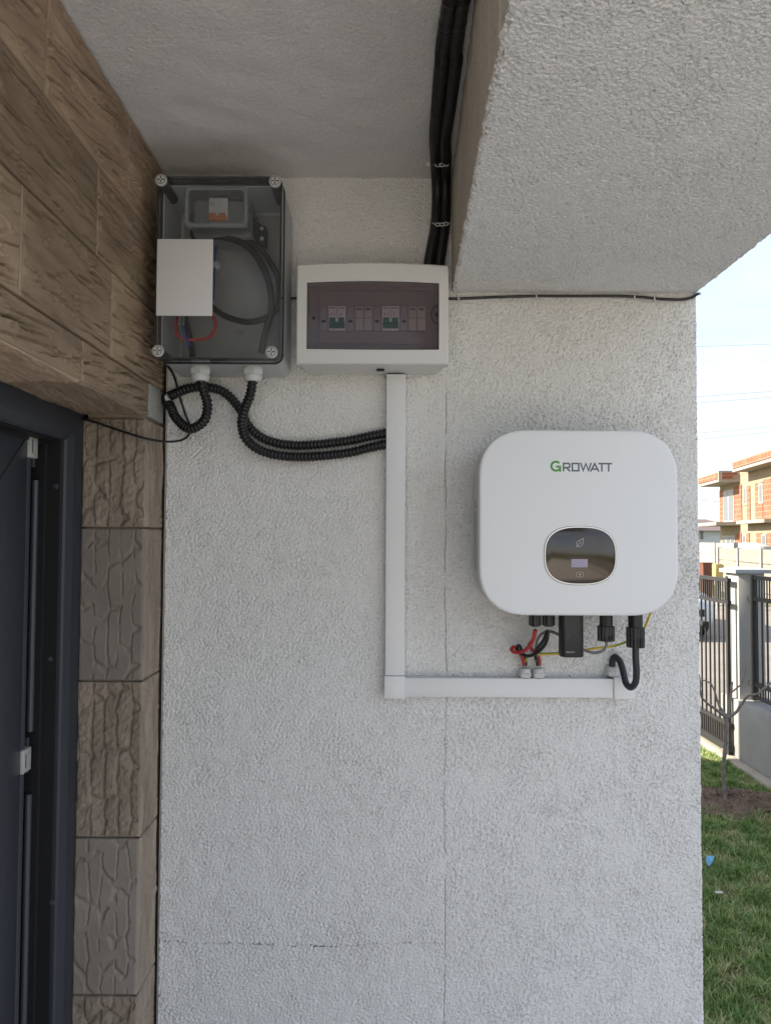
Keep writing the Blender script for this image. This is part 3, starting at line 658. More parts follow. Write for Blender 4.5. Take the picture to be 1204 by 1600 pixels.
for x0_, x1_, k_ in ((499, 512, 'blank'), (512.5, 540.5, 'mcb'), (541, 553.5, 'blank'), (554, 582, 'spd'), (582.5, 595.5, 'blank'), (596, 624, 'mcb'), (624.5, 637, 'blank'), (637.5, 665, 'spd')):
    module(x0_, x1_, 478.5, 516.5, k_)
X, Y, Z = at(594, 585.5, 1.50); MB().box(X - .008, X + .008, 1.495, 1.510, .3445, .3462).build('knockout', M_BLK, db)

# ------------------------------------------------------------------ white cable trunking
tr = empty('cable_trunking', (.02, 1.55, -.33), 'white square cable trunking, down from the board and across under the inverter', 'trunking')
MB().box(.0045, .0425, 1.5365, 1.558, -.286, .3443, .0008).build('vertical_channel', M_WHITE2, tr)
MB().box(.0032, .0438, 1.5325, 1.5475, -.2835, .3443, .0014).build('vertical_lid', M_WHITE2, tr)
MB().box(.0014, .0450, 1.5295, 1.5585, -.3305, -.2845, .0016).build('corner_cover', M_WHITE2, tr)
MB().box(.046, .475, 1.5365, 1.558, -.3262, -.2892, .0008).build('horizontal_channel', M_WHITE2, tr)
MB().box(.0453, .4748, 1.5325, 1.5475, -.3275, -.2885, .0014).build('horizontal_lid', M_WHITE2, tr)
MB().box(.4753, .5188, 1.5292, 1.5585, -.3295, -.2845, .0016).build('end_cap', M_WHITE2, tr)
GL = []
for x in (819.5, 840.5, 955.5):
    X = at(x, 1050, 1.545)[0]; zt_ = -.2880 if x < 950 else -.2840; GL.append(X)
    gland((X, 1.5445, zt_), tr, .62, True)
    MB().lathe((X, 1.5445, zt_ - .0008), (0, 0, 1), [(0, .0128), (.0012, .0128)], 20).build('gland_washer', M_NYL, tr)

# ------------------------------------------------------------------ the inverter
inv = empty('solar_inverter', (.366, 1.54, -.1435), 'white rounded solar inverter with oval black display and green-grey logo', 'inverter')
ix0, ix1, iz0, iz1 = .1784, .5539, -.1435, .2066
def ir(o, y, e=2.35): return L3(rrect(ix0 + o, ix1 - o, iz0 + o, iz1 - o, .092 - o, 14, e), y)
MB().loft([ir(.003, 1.4045), ir(.0005, 1.4035), ir(0, 1.402), ir(0, 1.3915), ir(.0008, 1.3890), ir(.0028, 1.3876), ir(.006, 1.3870)], True, True).build('front_shell', M_SHELL, inv, smooth=50)
MB().loft([ir(.004, 1.4048), ir(.0025, 1.4065), ir(.002, 1.43), ir(.003, 1.505), ir(.007, 1.516), ir(.014, 1.520)], True, True).build('body', M_ALU, inv, smooth=40)
fins = MB()
for k in range(15):
    x = ix0 + .04 + k * .0205; fins.box(x, x + .004, 1.5205, 1.545, iz0 + .05, iz1 - .04)
fins.build('heat_sink', M_ALU, inv)
MB().box(.27, .46, 1.5452, 1.558, .02, .14, .001).build('wall_bracket', M_ALU, inv)
sx_ = ix0 + .0023
for z0_, z1_ in ((.060, .078), (-.062, .055)):
    MB().box(sx_ - .0003, sx_ + .001, 1.446, 1.472, z0_, z1_).build('side_sticker', M_STICK, inv)
MB().box(ix0 + .012, ix0 + .0135, 1.445, 1.475, -.095, -.085).build('green_sticker', M_LOGO_G, inv)
# display
DCX, DCZ = .3688, -.0307
dsp = MB().loft([L3(sell(DCX, DCZ, .0655, .0525, 2.7), 1.3871), L3(sell(DCX, DCZ, .0655, .0525, 2.7), 1.3862), L3(sell(DCX, DCZ, .0648, .0518, 2.7), 1.3858)], False, True).build('display', M_DISP, inv)
mb = MB(); o1, o2 = sell(DCX, DCZ, .0678, .0548, 2.7), sell(DCX, DCZ, .0656, .0526, 2.7); mb.ring(o1, o2, 1.3854, 1.3874).build('display_trim', M_CHROME, inv)
o3 = sell(DCX, DCZ, .0686, .0556, 2.7); MB().ring(o3, o1, 1.3862, 1.3874).build('display_gap', M_PRINT, inv)
a0, a1, b0, b1 = quad_at((892, 873.5), (917.5, 886.5), 1.3856); MB().box(a0, a1, 1.3853, 1.3857, b0, b1).build('lcd', M_LCD, dsp)
X, _, Z = at(905.3, 897.5, 1.3856)
v, f = stroke(rrect(X - .0062, X + .0062, Z - .0047, Z + .0047, .0028, 4), .0007, 1.3857, True); mb = MB().add(v, f); mb.box(X - .0018, X + .0018, 1.3853, 1.3857, Z - .0016, Z + .0016, .0001).build('button_mark', M_ICON, dsp)
X, _, Z = at(905, 848.5, 1.3856)
leaf = [(-.0052, -.0052), (-.0056, .0000), (-.0030, .0034), (.0016, .0050), (.0060, .0078), (.0064, .0020), (.0046, -.0030), (.0008, -.0058), (-.0030, -.0060)]
v, f = stroke([(X + a * 1.05, Z + b * 1.1) for a, b in leaf], .0011, 1.3857, True); mb = MB().add(v, f)
v, f = stroke([(X - .0070, Z - .0078), (X - .0035, Z - .0040), (X + .0005, Z - .0002), (X + .0032, Z + .0026)], .0009, 1.3856, False); mb.add(v, f).build('leaf_mark', M_ICON, dsp)
# lettering
def logo(x, z, h, y, parent, mg, mt):
    """G in green, then ROWATT; x,z lower left, h = height of the small letters"""
    s = h / 14.0; w = 2.5 * s; P2 = lambda pts: [(x + p[0] * s, z + p[1] * s) for p in pts]; mb = MB()
    cxg, czg, rg = 8.0, 8.3, 7.2
    arc = [(cxg + rg * math.cos(t), czg + rg * math.sin(t)) for t in np.linspace(R(42), R(318), 26)]
    v, f = stroke(P2(arc), 3.4 * s, y); mb.add(v, f)
    v, f = stroke(P2([(8.2, 7.6), (14.6, 7.6), (14.6, -.6)]), 3.2 * s, y + .0001); mb.add(v, f); mb.build('logo_letter', mg, parent)
    T = []
    T.append(([(20.2, 0), (20.2, 12.8), (28.5, 12.8), (30, 11.2), (30, 7.6), (28.5, 6.0), (21.5, 6.0)], False)); T.append(([(25.2, 5.6), (30.6, 0)], False))
    T.append(([(34.2, 1.2), (34.2, 12.8), (44.4, 12.8), (44.4, 1.2)], True))
    T.append(([(47.4, 14), (51.5, 1.6), (55.8, 12.6), (60.1, 1.6), (64.2, 14)], False))
    T.append(([(63.2, 0), (69.8, 12.6), (76.4, 0)], False)); T.append(([(66.4, 4.0), (73.4, 4.0)], False))
    for tx in (77.0, 88.0): T.append(([(tx - 1.4, 12.8), (tx + 9.6, 12.8)], False)); T.append(([(tx + 4.1, 11.4), (tx + 4.1, 0)], False))
    for i, (pts, cl) in enumerate(T):
        mb = MB(); v, f = stroke(P2(pts), w, y + (.00008 if i % 2 else 0), cl); mb.add(v, f).build('logo_letter', mt, parent)
X, _, Z = at(860, 736.5, 1.387); logo(X, Z, .0166, 1.3872, inv, M_LOGO_G, M_PRINT)
# terminals on the underside
YT = 1.462
def nut(c, prof, ribs=14, rr=.0011):
    mb = MB().lathe(c, (0, 0, -1), prof, 28); t0, r0 = prof[1]; t1 = prof[-2][0]
    for k in range(ribs):
        a = 2 * math.pi * k / ribs; mb.box(c[0] + r0 * math.cos(a) - rr, c[0] + r0 * math.cos(a) + rr, c[1] + r0 * math.sin(a) - rr, c[1] + r0 * math.sin(a) + rr, c[2] - t1, c[2] - t0)
    return mb
ZU = -.1365
for x in (835.5, 856.5):
    X = at(x, 970, YT)[0]; nut((X, YT, ZU), [(0, .0095), (.007, .0115), (.0335, .0115), (.036, .0085)], 10).build('dc_terminal', M_NYL, inv)
X = at(946, 970, YT)[0]; comx = X
mb = MB().lathe((X, YT, ZU), (0, 0, -1), [(0, .0155), (.006, .0155), (.0065, .0130), (.034, .0130)], sides=10); mb.build('com_plug', M_NYL, inv)
nut((X, YT, ZU - .0342), [(0, .0145), (.001, .0155), (.018, .0155), (.0185, .0130), (.030, .0115), (.031, .008)], 14).build('com_plug_nut', M_NYL, inv)

# wireless stick plugged in under the inverter
dg = empty('wifi_stick', (at(891, 1000, 1.445)[0], 1.445, -.205), 'black wireless stick plugged in under the inverter', 'wifi stick')
X0 = at(873.5, 1000, 1.445)[0]; X1 = at(909.5, 1000, 1.445)[0]; ZB = at(891, 1028, 1.43)[2]
def rr2(o, z): return [(p[0], p[1], z) for p in rrect(X0 + o, X1 - o, 1.430 + o, 1.462 - o, .010, 6)]
MB().loft([rr2(0, ZU), rr2(0, ZB + .003), rr2(.0012, ZB + .0008), rr2(.004, ZB)]).build('stick_body', M_NYL, dg, smooth=40)
MB().lathe(((X0 + X1) / 2 + .008, 1.432, ZU - .0005), (0, 0, -1), [(0, .0125), (.006, .0125), (.0095, .009)], 24).build('locking_collar', M_NYL, dg)
X, _, Z = at(883.5, 1020, 1.43); logo(X, Z, .0024, 1.4298, dg, M_ICON, M_ICON)
X, _, Z = at(887, 995, 1.43); MB().lathe((X, 1.4300, Z), (0, -1, 0), [(0, .0007), (.0002, .0007)], 10).build('indicator_light', M_ICON, dg)

# ac cable with its plug
X = at(992, 990, YT)[0]
ac = empty('power_cable', (X, YT, -.32), 'thick dark grey power cable looping from the inverter plug into the trunking', 'cable')
mb = MB().lathe((X, YT, ZU), (0, 0, -1), [(0, .0150), (.012, .0150), (.0125, .0140), (.036, .0140)], 24); mb.build('plug_body', M_NYL, ac)
nut((X, YT, ZU - .0362), [(0, .0150), (.001, .0162), (.021, .0162), (.0215, .0145), (.040, .0140), (.041, .009)], 16).build('plug_nut', M_NYL, ac)
MB().tube([(X, YT, -.205), at(992.5, 1030, YT), at(993.5, 1050, 1.468), at(992, 1066, 1.478), at(985, 1074, 1.49), at(977.5, 1068, 1.503), at(973, 1050, 1.515), at(968, 1034, 1.528), at(960, 1026, 1.54), (GL[2] + .001, 1.5445, at(956, 1032, 1.5445)[2]), (GL[2], 1.5445, -.272)], .0066, 16).build('sheath', M_CABLE2, ac)

# thin leads under the inverter
def lead(name, pts, r, m, label):
    P_ = [at(*p) if p[2] is not None else p for p in pts]
    return tag(MB().tube(P_, r, 10, .003).build(name, m, loc=P_[len(P_) // 2]), label, 'cable')
g1, g2 = 819.5, 840.5
lead('solar_lead', [(835, 985, YT), (831, 1003, 1.47), (818, 1017, 1.49), (803, 1019, 1.505), (798.5, 1014, 1.513), (803, 1011, 1.52), (811, 1020, 1.53), (816, 1030, 1.541), (818, 1040, 1.5445)], .0036, M_RED, 'red lead bending left from the first terminal into the left gland')
lead('solar_lead', [(836, 985, 1.468), (833, 998, 1.49), (826, 1008, 1.513), (831, 1015, 1.53), (839, 1023, 1.54), (842, 1032, 1.544), (842, 1040, 1.5445)], .0036, M_RED, 'red lead running behind into the right gland')
lead('solar_lead', [(856, 985, YT), (853, 1003, 1.465), (841, 1018, 1.48), (825, 1025, 1.495), (812, 1020, 1.512), (807, 1012, 1.522), (811, 1009, 1.53), (815, 1018, 1.538), (820, 1031, 1.543), (820.5, 1040, 1.5445)], .0034, M_CABLE, 'black lead looping from the second terminal into the left gland')
lead('solar_lead', [(855, 985, 1.470), (848, 1001, 1.485), (838, 1015, 1.51), (836, 1024, 1.53), (838.5, 1033, 1.542), (839.5, 1040, 1.5445)], .0034, M_CABLE, 'black lead dropping from the second terminal into the right gland')
lead('data_cable', [(837.5, 1033, 1.54), (837, 1015, 1.535), (839, 1000, 1.53), (847, 990, 1.525), (860, 987, 1.515), (875, 993, 1.50), (893, 1005, 1.49), (913, 1016, 1.48), (928, 1020, 1.47), (941, 1017, 1.463), (946.5, 1009, YT), (946.5, 1003, YT)], .0030, M_GRYW, 'thin grey data cable passing behind the black stick to the round plug')
ew = empty('earth_wire', at(890, 1020, 1.52), 'yellow and green earth wire running behind the black stick', 'cable')
ep = [at(*p) for p in [(819, 1038, 1.5445), (822, 1029, 1.54), (832, 1023, 1.535), (852, 1022, 1.53), (875, 1021, 1.525), (905, 1017, 1.52), (930, 1013, 1.515), (955, 1010, 1.515), (978, 1003, 1.515), (998, 990, 1.515), (1008, 977, 1.51), (1014, 962, 1.505), (1015, 955, 1.50)]]
MB().tube(ep, .0024, 10, .003).build('insulation', M_YEL, ew)
sp_ = spline(ep, .003); MB().tube([tuple(Vector(p) + Vector((0, -math.cos(i * .09) * .0012, math.sin(i * .09) * .0012 + .0006))) for i, p in enumerate(sp_)], .0016, 7, 1, resample=False).build('green_stripe', M_GRN, ew)

# ------------------------------------------------------------------ garden side: plinth, pillar, fence, gate
M_PLINTH = mat('grey_plinth', (.30, .30, .29), .93, .18, 4, bump=(60, .4, .004))
M_PILLAR = mat('pillar_render', (.46, .44, .40), .9, .08, 6, bump=(150, .3, .002))
M_CAP = mat('cap_stone', (.36, .37, .38), .85, .12, 10)
M_IRON = mat('dark_iron', (.030, .029, .030), .5, .15, 20)
M_FOOT = mat('footing', (.42, .37, .30), .95, .2, 12)
pl_ = empty('garden_wall', (2.76, 3.5, G0), 'low grey plinth wall carrying the iron fence', 'wall')
MB().box(2.625, 2.90, -6.0, 5.78, G0, -1.19, .008).build('plinth', M_PLINTH, pl_)
MB().box(2.54, 2.6245, -6.0, 9.2, G0 - .1, G0 + .035, .01).build('footing', M_FOOT, pl_)
pi = empty('gate_pillar', (2.757, 5.64, -1.19), 'pale rendered gate pillar with grey cap between gate and fence', 'pillar')
MB().box(2.657, 2.857, 5.54, 5.74, -1.19, -.25, .006).build('shaft', M_PILLAR, pi)
MB().loft([[(2.622, 5.505, -.2495), (2.892, 5.505, -.2495), (2.892, 5.775, -.2495), (2.622, 5.775, -.2495)], [(2.622, 5.505, -.222), (2.892, 5.505, -.222), (2.892, 5.775, -.222), (2.622, 5.775, -.222)], [(2.70, 5.583, -.205), (2.814, 5.583, -.205), (2.814, 5.697, -.205), (2.70, 5.697, -.205)]]).build('cap', M_CAP, pi, smooth=0)
MB().box(2.652, 2.656, 5.70, 5.738, -1.15, -.28).build('guide_rail', M_IRON, pi)
def bars(parent, x, ya, yb_, z0, z1, pitch, w):
    y = ya; first = None
    while y < yb_:
        if first is None:
            first = MB().box(x - w / 2, x + w / 2, y - w / 2, y + w / 2, z0, z1).build('bar', M_IRON, parent, smooth=0); y_first = y
        else:
            c = first.copy(); col.objects.link(c); c.parent = parent; c.location = (0, y - y_first, 0)
        y += pitch
fe = empty('iron_fence', (2.74, 4.4, -1.19), 'dark iron bar fence on the grey plinth, right of the pillar', 'fence')
MB().box(2.725, 2.755, 3.2, 5.50, -.290, -.262).build('top_rail', M_IRON, fe)
MB().box(2.725, 2.755, 3.2, 5.535, -.448, -.420).build('middle_rail', M_IRON, fe)
MB().box(2.725, 2.755, 3.2, 5.535, -1.075, -1.045).box(2.725, 2.755, 3.2, 5.50, -1.165, -1.145).build('bottom_rail', M_IRON, fe)
MB().box(2.722, 2.758, 5.455, 5.495, -1.18, -.262).build('end_post', M_IRON, fe)
bars(fe, 2.74, 3.24, 5.45, -1.046, -.449, .073, .011); bars(fe, 2.74, 3.2765, 5.45, -.421, -.289, .0365, .008); bars(fe, 2.74, 3.2765, 5.45, -1.146, -1.074, .0365, .008)
ga = empty('sliding_gate', (2.6, 7.2, G0), 'dark iron sliding gate with dense top and bottom panels', 'gate')
MB().box(2.585, 2.615, 5.56, 9.0, -.318, -.290).build('top_rail', M_IRON, ga)
MB().box(2.585, 2.615, 5.56, 9.0, -.485, -.460).build('middle_rail', M_IRON, ga)
MB().box(2.585, 2.615, 5.56, 9.0, -1.40, -1.375).build('lower_rail', M_IRON, ga)
MB().box(2.580, 2.620, 5.56, 9.0, -1.585, -1.535).build('bottom_rail', M_IRON, ga)
MB().box(2.588, 2.612, 5.572, 5.597, -1.58, -.289).build('end_post', M_IRON, ga)
MB().box(2.60, 2.606, 5.60, 9.0, -1.536, -1.40).build('kick_plate', M_IRON, ga)
bars(ga, 2.6, 5.665, 9.0, -1.376, -.484, .078, .011); bars(ga, 2.6, 5.63, 9.0, -.461, -.317, .039, .009); bars(ga, 2.598, 5.63, 9.0, -1.535, -1.399, .039, .009)
MB().box(2.57, 2.63, 5.97, 6.12, -.70, -.66, .005).build('lock_box', M_IRON, ga)
MB().lathe((2.59, 5.62, -1.61), (1, 0, 0), [(0, .04), (.02, .04)], 18).build('wheel', M_IRON, ga)

# sapling, soil, litter, grass
M_BARK = mat('sapling_bark', (.30, .25, .22), .85, .35, 30, bump=(120, .5, .003))
M_SOIL = mat('bare_soil', (.25, .17, .12), .95, .4, 30, bump=(60, .8, .02))
M_LIT = mat('blue_scrap', (.16, .42, .62), .5)
M_LIT2 = mat('white_scrap', (.6, .6, .55), .6)
sp = empty('sapling', (2.16, 4.66, G0), 'bare young tree with forked twigs growing in the lawn', 'tree')
TY = 4.66
def limb(name, pts, r0, r1):
    P_ = [at(*p) for p in pts]; S = spline(P_, .02); n = len(S); Lt = sum((S[i + 1] - S[i]).length for i in range(n - 1))
    rg = random.Random(len(name) + int(pts[0][0])); jit = [Vector((rg.uniform(-1, 1), rg.uniform(-1, 1), 0)) * .0035 for _ in S]
    S2 = [tuple(a + b) for a, b in zip(S, jit)]
    return MB().tube(S2, lambda s: r0 + (r1 - r0) * min(1, s / Lt) + .0014 * math.sin(s * 90) * (r0 > .01), 9, 1, resample=False).build(name, M_BARK, sp, smooth=60)
limb('trunk', [(1132, 1251, TY), (1130, 1200, TY), (1133, 1160, TY), (1134, 1120, TY)], .0135, .0105)
limb('branch', [(1134, 1122, TY), (1120, 1110, 4.62), (1103, 1098, 4.58), (1094, 1085, 4.55), (1092, 1060, 4.52), (1086, 1040, 4.5)], .010, .004)
limb('branch', [(1133, 1118, TY), (1121, 1098, 4.7), (1114, 1075, 4.72), (1106, 1066, 4.74), (1096, 1062, 4.76)], .009, .004)
limb('branch', [(1135, 1120, TY), (1140, 1095, 4.68), (1143, 1066, 4.7)], .010, .007)
limb('branch', [(1142, 1082, 4.68), (1152, 1074, 4.68), (1161, 1062, 4.68), (1165, 1036, 4.68)], .006, .002)
limb('branch', [(1136, 1121, TY), (1150, 1112, 4.64), (1160, 1098, 4.62), (1168, 1087, 4.6), (1182, 1084, 4.58), (1204, 1066, 4.56), (1225, 1050, 4.54)], .010, .004)
rg = np.random.default_rng(3)
nr, na_ = 26, 64; rr_ = np.linspace(0, .37, nr)[:, None]; aa = np.linspace(0, 2 * np.pi, na_)[None]
wobr = 1 + .18 * np.sin(3 * aa + 1) + .10 * np.sin(7 * aa)
P = np.stack([2.18 + rr_ * wobr * np.cos(aa) * 1.0, 4.70 + rr_ * wobr * np.sin(aa) * .75, G0 + .002 + .035 * np.exp(-(rr_ / .32) ** 2) + rg.standard_normal((nr, na_)) * .009 * (rr_ < .355) + 0 * aa], -1)
P[:, -1] = P[:, 0]
tag(grid_obj('bare_soil', P, M_SOIL, loc=(2.18, 4.7, G0)), kind='structure')
X, Y, Z = atz(1110, 1347, G0 + .05); v = [(X - .022, Y + .01, Z + .002), (X - .008, Y + .03, Z + .020), (X + .030, Y + .03, Z + .017), (X + .004, Y - .006, Z + .003), (X - .018, Y - .014, Z - .016)]
v2 = [(p[0] + .003, p[1] + .004, p[2] - .003) for p in v]
tag(mesh_obj('litter_scrap', v + v2, [(0, 1, 3), (1, 2, 3), (0, 3, 4), (5, 8, 6), (6, 8, 7), (5, 9, 8), (0, 5, 6, 1), (1, 6, 7, 2), (2, 7, 8, 3), (3, 8, 9, 4), (4, 9, 5, 0)], M_LIT, smooth=0, loc=v[3]), 'blue folded scrap of litter lying on the grass', 'litter')
X, Y, Z = atz(1121, 1391, G0 + .05)
tag(MB().box(X - .012, X + .012, Y - .01, Y + .01, Z - .012, Z - .008, .001).box(X - .005, X + .018, Y - .014, Y + .0, Z - .007, Z - .004, .001).build('litter_scrap', M_LIT2, smooth=0, loc=(X, Y, Z)), 'small white scrap of litter lying on the grass', 'litter')

M_GRASS = bpy.data.materials.new('grass_blades'); M_GRASS.use_nodes = True
n = M_GRASS.node_tree; b = n.nodes['Principled BSDF']; b.inputs['Roughness'].default_value = .6; b.inputs['Specular IOR Level'].default_value = .25
at_ = n.nodes.new('ShaderNodeAttribute'); at_.attribute_name = 'tone'
k = n.nodes.new('ShaderNodeValToRGB'); e = k.color_ramp.elements
e[0].position = 0; e[0].color = (.13, .235, .06, 1); e[1].position = 1; e[1].color = (.50, .44, .25, 1)
q = e.new(.45); q.color = (.26, .37, .115, 1); q = e.new(.72); q.color = (.43, .45, .20, 1)
n.links.new(at_.outputs['Fac'], k.inputs[0]); n.links.new(k.outputs[0], b.inputs['Base Color'])
def grass(n, x0, x1, y0, y1, seed):
    g = np.random.default_rng(seed); x = g.uniform(x0, x1, n); y = g.uniform(y0, y1, n)
    ds = np.hypot((x - 2.18), (y - 4.7) / .75) / .36; keep = (ds > g.uniform(.55, 1.15, n)); x, y = x[keep], y[keep]; n = len(x)
    gx = ((x - x0) / .02).astype(int); gy = ((y - y0) / .02).astype(int); NX, NY = gx.max() + 1, gy.max() + 1
    clump = band(NY, NX, .02, .10, .35, seed + 1)[gy, gx]; dry = band(NY, NX, .02, .15, .7, seed + 2)[gy, gx]
    hgt = np.clip(.023 + .009 * clump + g.normal(0, .008, n), .008, .07); w = g.uniform(.0012, .0026, n)
    a = g.uniform(0, 2 * np.pi, n); lean = np.abs(g.normal(.6, .45, n)) * hgt * 1.25; la = a + np.pi / 2 + g.normal(0, .7, n)
    dx, dy = np.cos(a) * w, np.sin(a) * w; lx, ly = np.cos(la) * lean, np.sin(la) * lean
    z0 = G0 + 0 * x
    V = np.stack([np.stack([x - dx, y - dy, z0], -1), np.stack([x + dx, y + dy, z0], -1),
                  np.stack([x + lx * .4 + dx * .7, y + ly * .4 + dy * .7, z0 + hgt * .65], -1), np.stack([x + lx * .4 - dx * .7, y + ly * .4 - dy * .7, z0 + hgt * .65], -1),
                  np.stack([x + lx, y + ly, z0 + hgt], -1)], 1).reshape(-1, 3) + np.array([0, 0, H])
    i = np.arange(n)[:, None] * 5
    me = bpy.data.meshes.new('grass'); me.vertices.add(len(V)); me.vertices.foreach_set('co', V.astype(np.float32).reshape(-1))
    li = np.concatenate([i + np.array([[0, 1, 2, 3]]), i + np.array([[3, 2, 4]])], 1).reshape(-1).astype(np.int32)
    me.loops.add(len(li)); me.loops.foreach_set('vertex_index', li)
    st = (np.arange(n)[:, None] * 7 + np.array([[0, 4]])).reshape(-1).astype(np.int32); me.polygons.add(2 * n); me.polygons.foreach_set('loop_start', st)
    me.update(calc_edges=True)
    tone = np.clip(.42 + .17 * dry - .08 * clump + g.normal(0, .17, n) + (g.random(n) < .10) * .35, 0, 1)
    at2 = me.attributes.new('tone', 'FLOAT', 'POINT'); at2.data.foreach_set('value', np.repeat(tone, 5).astype(np.float32))
    me.materials.append(M_GRASS); o = bpy.data.objects.new('grass', me); col.objects.link(o)
    return tag(o, 'short green lawn grass with dry straw-coloured blades', 'grass', kind='stuff')
grass(190000, .85, 2.56, 1.9, 6.6, 21)

# ------------------------------------------------------------------ across the street
M_PANEL = mat('concrete_panel', (.30, .265, .225), .95, c2=(.21, .185, .155), vs=6, bump=(14, .6, .03))
M_POST = mat('concrete_post', (.33, .31, .28), .95, .15, 10)
M_PANEL2 = mat('pale_panel', (.40, .37, .32), .95, .12, 3)
def panel_fence(name, label, c, m, ys, top, pm, slab=.40, n=4):
    e_ = empty(name, (c + m * ys[0], ys[0], G0), label, 'fence'); first = None; fp = None; a = math.atan(m)
    for i, y in enumerate(ys):
        loc = Vector((m * (y - ys[0]), y - ys[0], 0)); M4 = Matrix.Translation((c + m * ys[0], ys[0], 0)) @ Matrix.Rotation(-a, 4, 'Z')
        if fp is None: fp = MB().box(-.07, .07, -.06, .06, G0, top + .02, M=M4).build('post', M_POST, e_, smooth=0)
        else: o = fp.copy(); col.objects.link(o); o.parent = e_; o.location = loc
        if i == len(ys) - 1: break
        L_ = math.hypot(ys[1] - ys[0], m * (ys[1] - ys[0]))
        for k_ in range(n):
            if first is None:
                first = MB().box(-.03, .03, .07, L_ - .07, top - slab + .012, top, .012, 1, M=M4).build('panel', pm, e_, smooth=0)
            else:
                o = first.copy(); col.objects.link(o); o.parent = e_; o.location = loc + Vector((0, 0, -slab * k_))
panel_fence('panel_fence', 'precast concrete panel fence in front of the brick house', 7.2, .155, [12.19 + 1.972 * k_ for k_ in range(7)], -.257, M_PANEL)
panel_fence('panel_fence', 'taller pale panel fence continuing behind the concrete one', 8.0, .155, [24.9 + 2.2 * k_ for k_ in range(8)], -.112, M_PANEL2, .42)
M_RUST = mat('rust_brown', (.17, .065, .04), .85, .35, 14)
M_GAS = mat('yellow_cabinet', (.45, .34, .12), .6, .1, 8)
X, Y, Z = at(1102, 878, 18.5)
rb_ = empty('rubbish_bin', (X, Y, G0), 'rust brown bin on the street verge', 'bin')
MB().loft([[(X + sx2 * w2, Y + sy2 * w2, z2) for sx2, sy2 in ((-1, -1), (1, -1), (1, 1), (-1, 1))] for z2, w2 in ((G0, .10), (-.60, .125))]).build('bin_body', M_RUST, rb_, smooth=0)
MB().box(X - .135, X + .135, Y - .135, Y + .135, -.5995, -.565, .01).build('lid', M_RUST, rb_)
X, Y, Z = at(1120, 881, 17.5)
gc = empty('gas_cabinet', (X, Y, G0), 'yellow utility cabinet on a post by the street', 'cabinet')
MB().box(X - .09, X + .09, Y - .1, Y + .1, -.93, Z, .01).build('cabinet', M_GAS, gc)
MB().box(X - .03, X + .03, Y - .02, Y + .02, G0, -.931).build('post', M_POST, gc)
MB().box(X + .095, X + .135, Y - .04, Y + .04, -.68, -.60, .01).tube([(X + .115, Y, -.68), (X + .115, Y, -1.2), (X + .115, Y, G0)], .015, 8, .2).build('regulator', M_IRON, gc)

# unfinished brick house
M_CONC = mat('raw_concrete', (.33, .265, .185), .95, .14, 1.6)
M_SLAB = mat('slab_concrete', (.34, .31, .27), .95, .12, 2)
M_WIN = mat('house_window', (.16, .165, .17), .25, .1, 3)
M_WFR = mat('window_white', (.38, .37, .35), .6)
M_BRICK = bpy.data.materials.new('brick'); M_BRICK.use_nodes = True; n = M_BRICK.node_tree; b = n.nodes['Principled BSDF']; b.inputs['Roughness'].default_value = .95
t = n.nodes.new('ShaderNodeTexCoord'); mpn = n.nodes.new('ShaderNodeMapping'); mpn.inputs['Rotation'].default_value = (R(90), 0, R(90))
bt = n.nodes.new('ShaderNodeTexBrick'); bt.inputs['Scale'].default_value = 1; bt.inputs['Brick Width'].default_value = .38; bt.inputs['Row Height'].default_value = .25
bt.inputs['Mortar Size'].default_value = .018; bt.inputs['Color1'].default_value = (.25, .085, .045, 1); bt.inputs['Color2'].default_value = (.31, .125, .068, 1); bt.inputs['Mortar'].default_value = (.27, .20, .145, 1)
n.links.new(t.outputs['Object'], mpn.inputs[0])
sxyz = n.nodes.new('ShaderNodeSeparateXYZ'); cxyz = n.nodes.new('ShaderNodeCombineXYZ'); n.links.new(t.outputs['Object'], sxyz.inputs[0])
n.links.new(sxyz.outputs['Y'], cxyz.inputs['X']); n.links.new(sxyz.outputs['Z'], cxyz.inputs['Y']); n.links.new(cxyz.outputs[0], bt.inputs['Vector']); n.links.new(bt.outputs['Color'], b.inputs['Base Color'])
hc, hm = 12.5, .155
bh = empty('brick_house', (hc + hm * 38, 38, G0), 'unfinished two-storey orange brick house with flat concrete roof slabs', 'house')
aH = math.atan(hm); MH = Matrix.Translation((hc + hm * 38, 38, 0)) @ Matrix.Rotation(-aH, 4, 'Z'); kH = math.sqrt(1 + hm * hm)
def hb(name, y0, y1, z0, z1, d0, d1, m, par=None):
    """box on the facade; y measured along the street, d outwards from the facade plane"""
    return MB().box(-d1, -d0, (y0 - 38) * kH, (y1 - 38) * kH, z0, z1, M=MH).build(name, m, par or bh, smooth=0)
hb('wall', 26, 41.5, G0, 3.35, -7, 0, M_CONC)
for y0, y1, z0, z1 in ((40.8, 41.45, 1.0, 2.78), (37.7, 38.87, .96, 2.85), (36.45, 36.9, .95, 2.7), (34.7, 35.7, .93, 2.75), (30.5, 34.6, .93, 2.85), (26.5, 29, .93, 2.85),
                       (37.85, 38.72, -1.3, .38), (36.6, 37.0, -1.3, .35), (34.9, 35.6, -1.3, .35), (30.5, 34.2, -1.3, .35)):
    hb('brick_panel', y0, y1, z0, z1, 0.002, .04, M_BRICK)
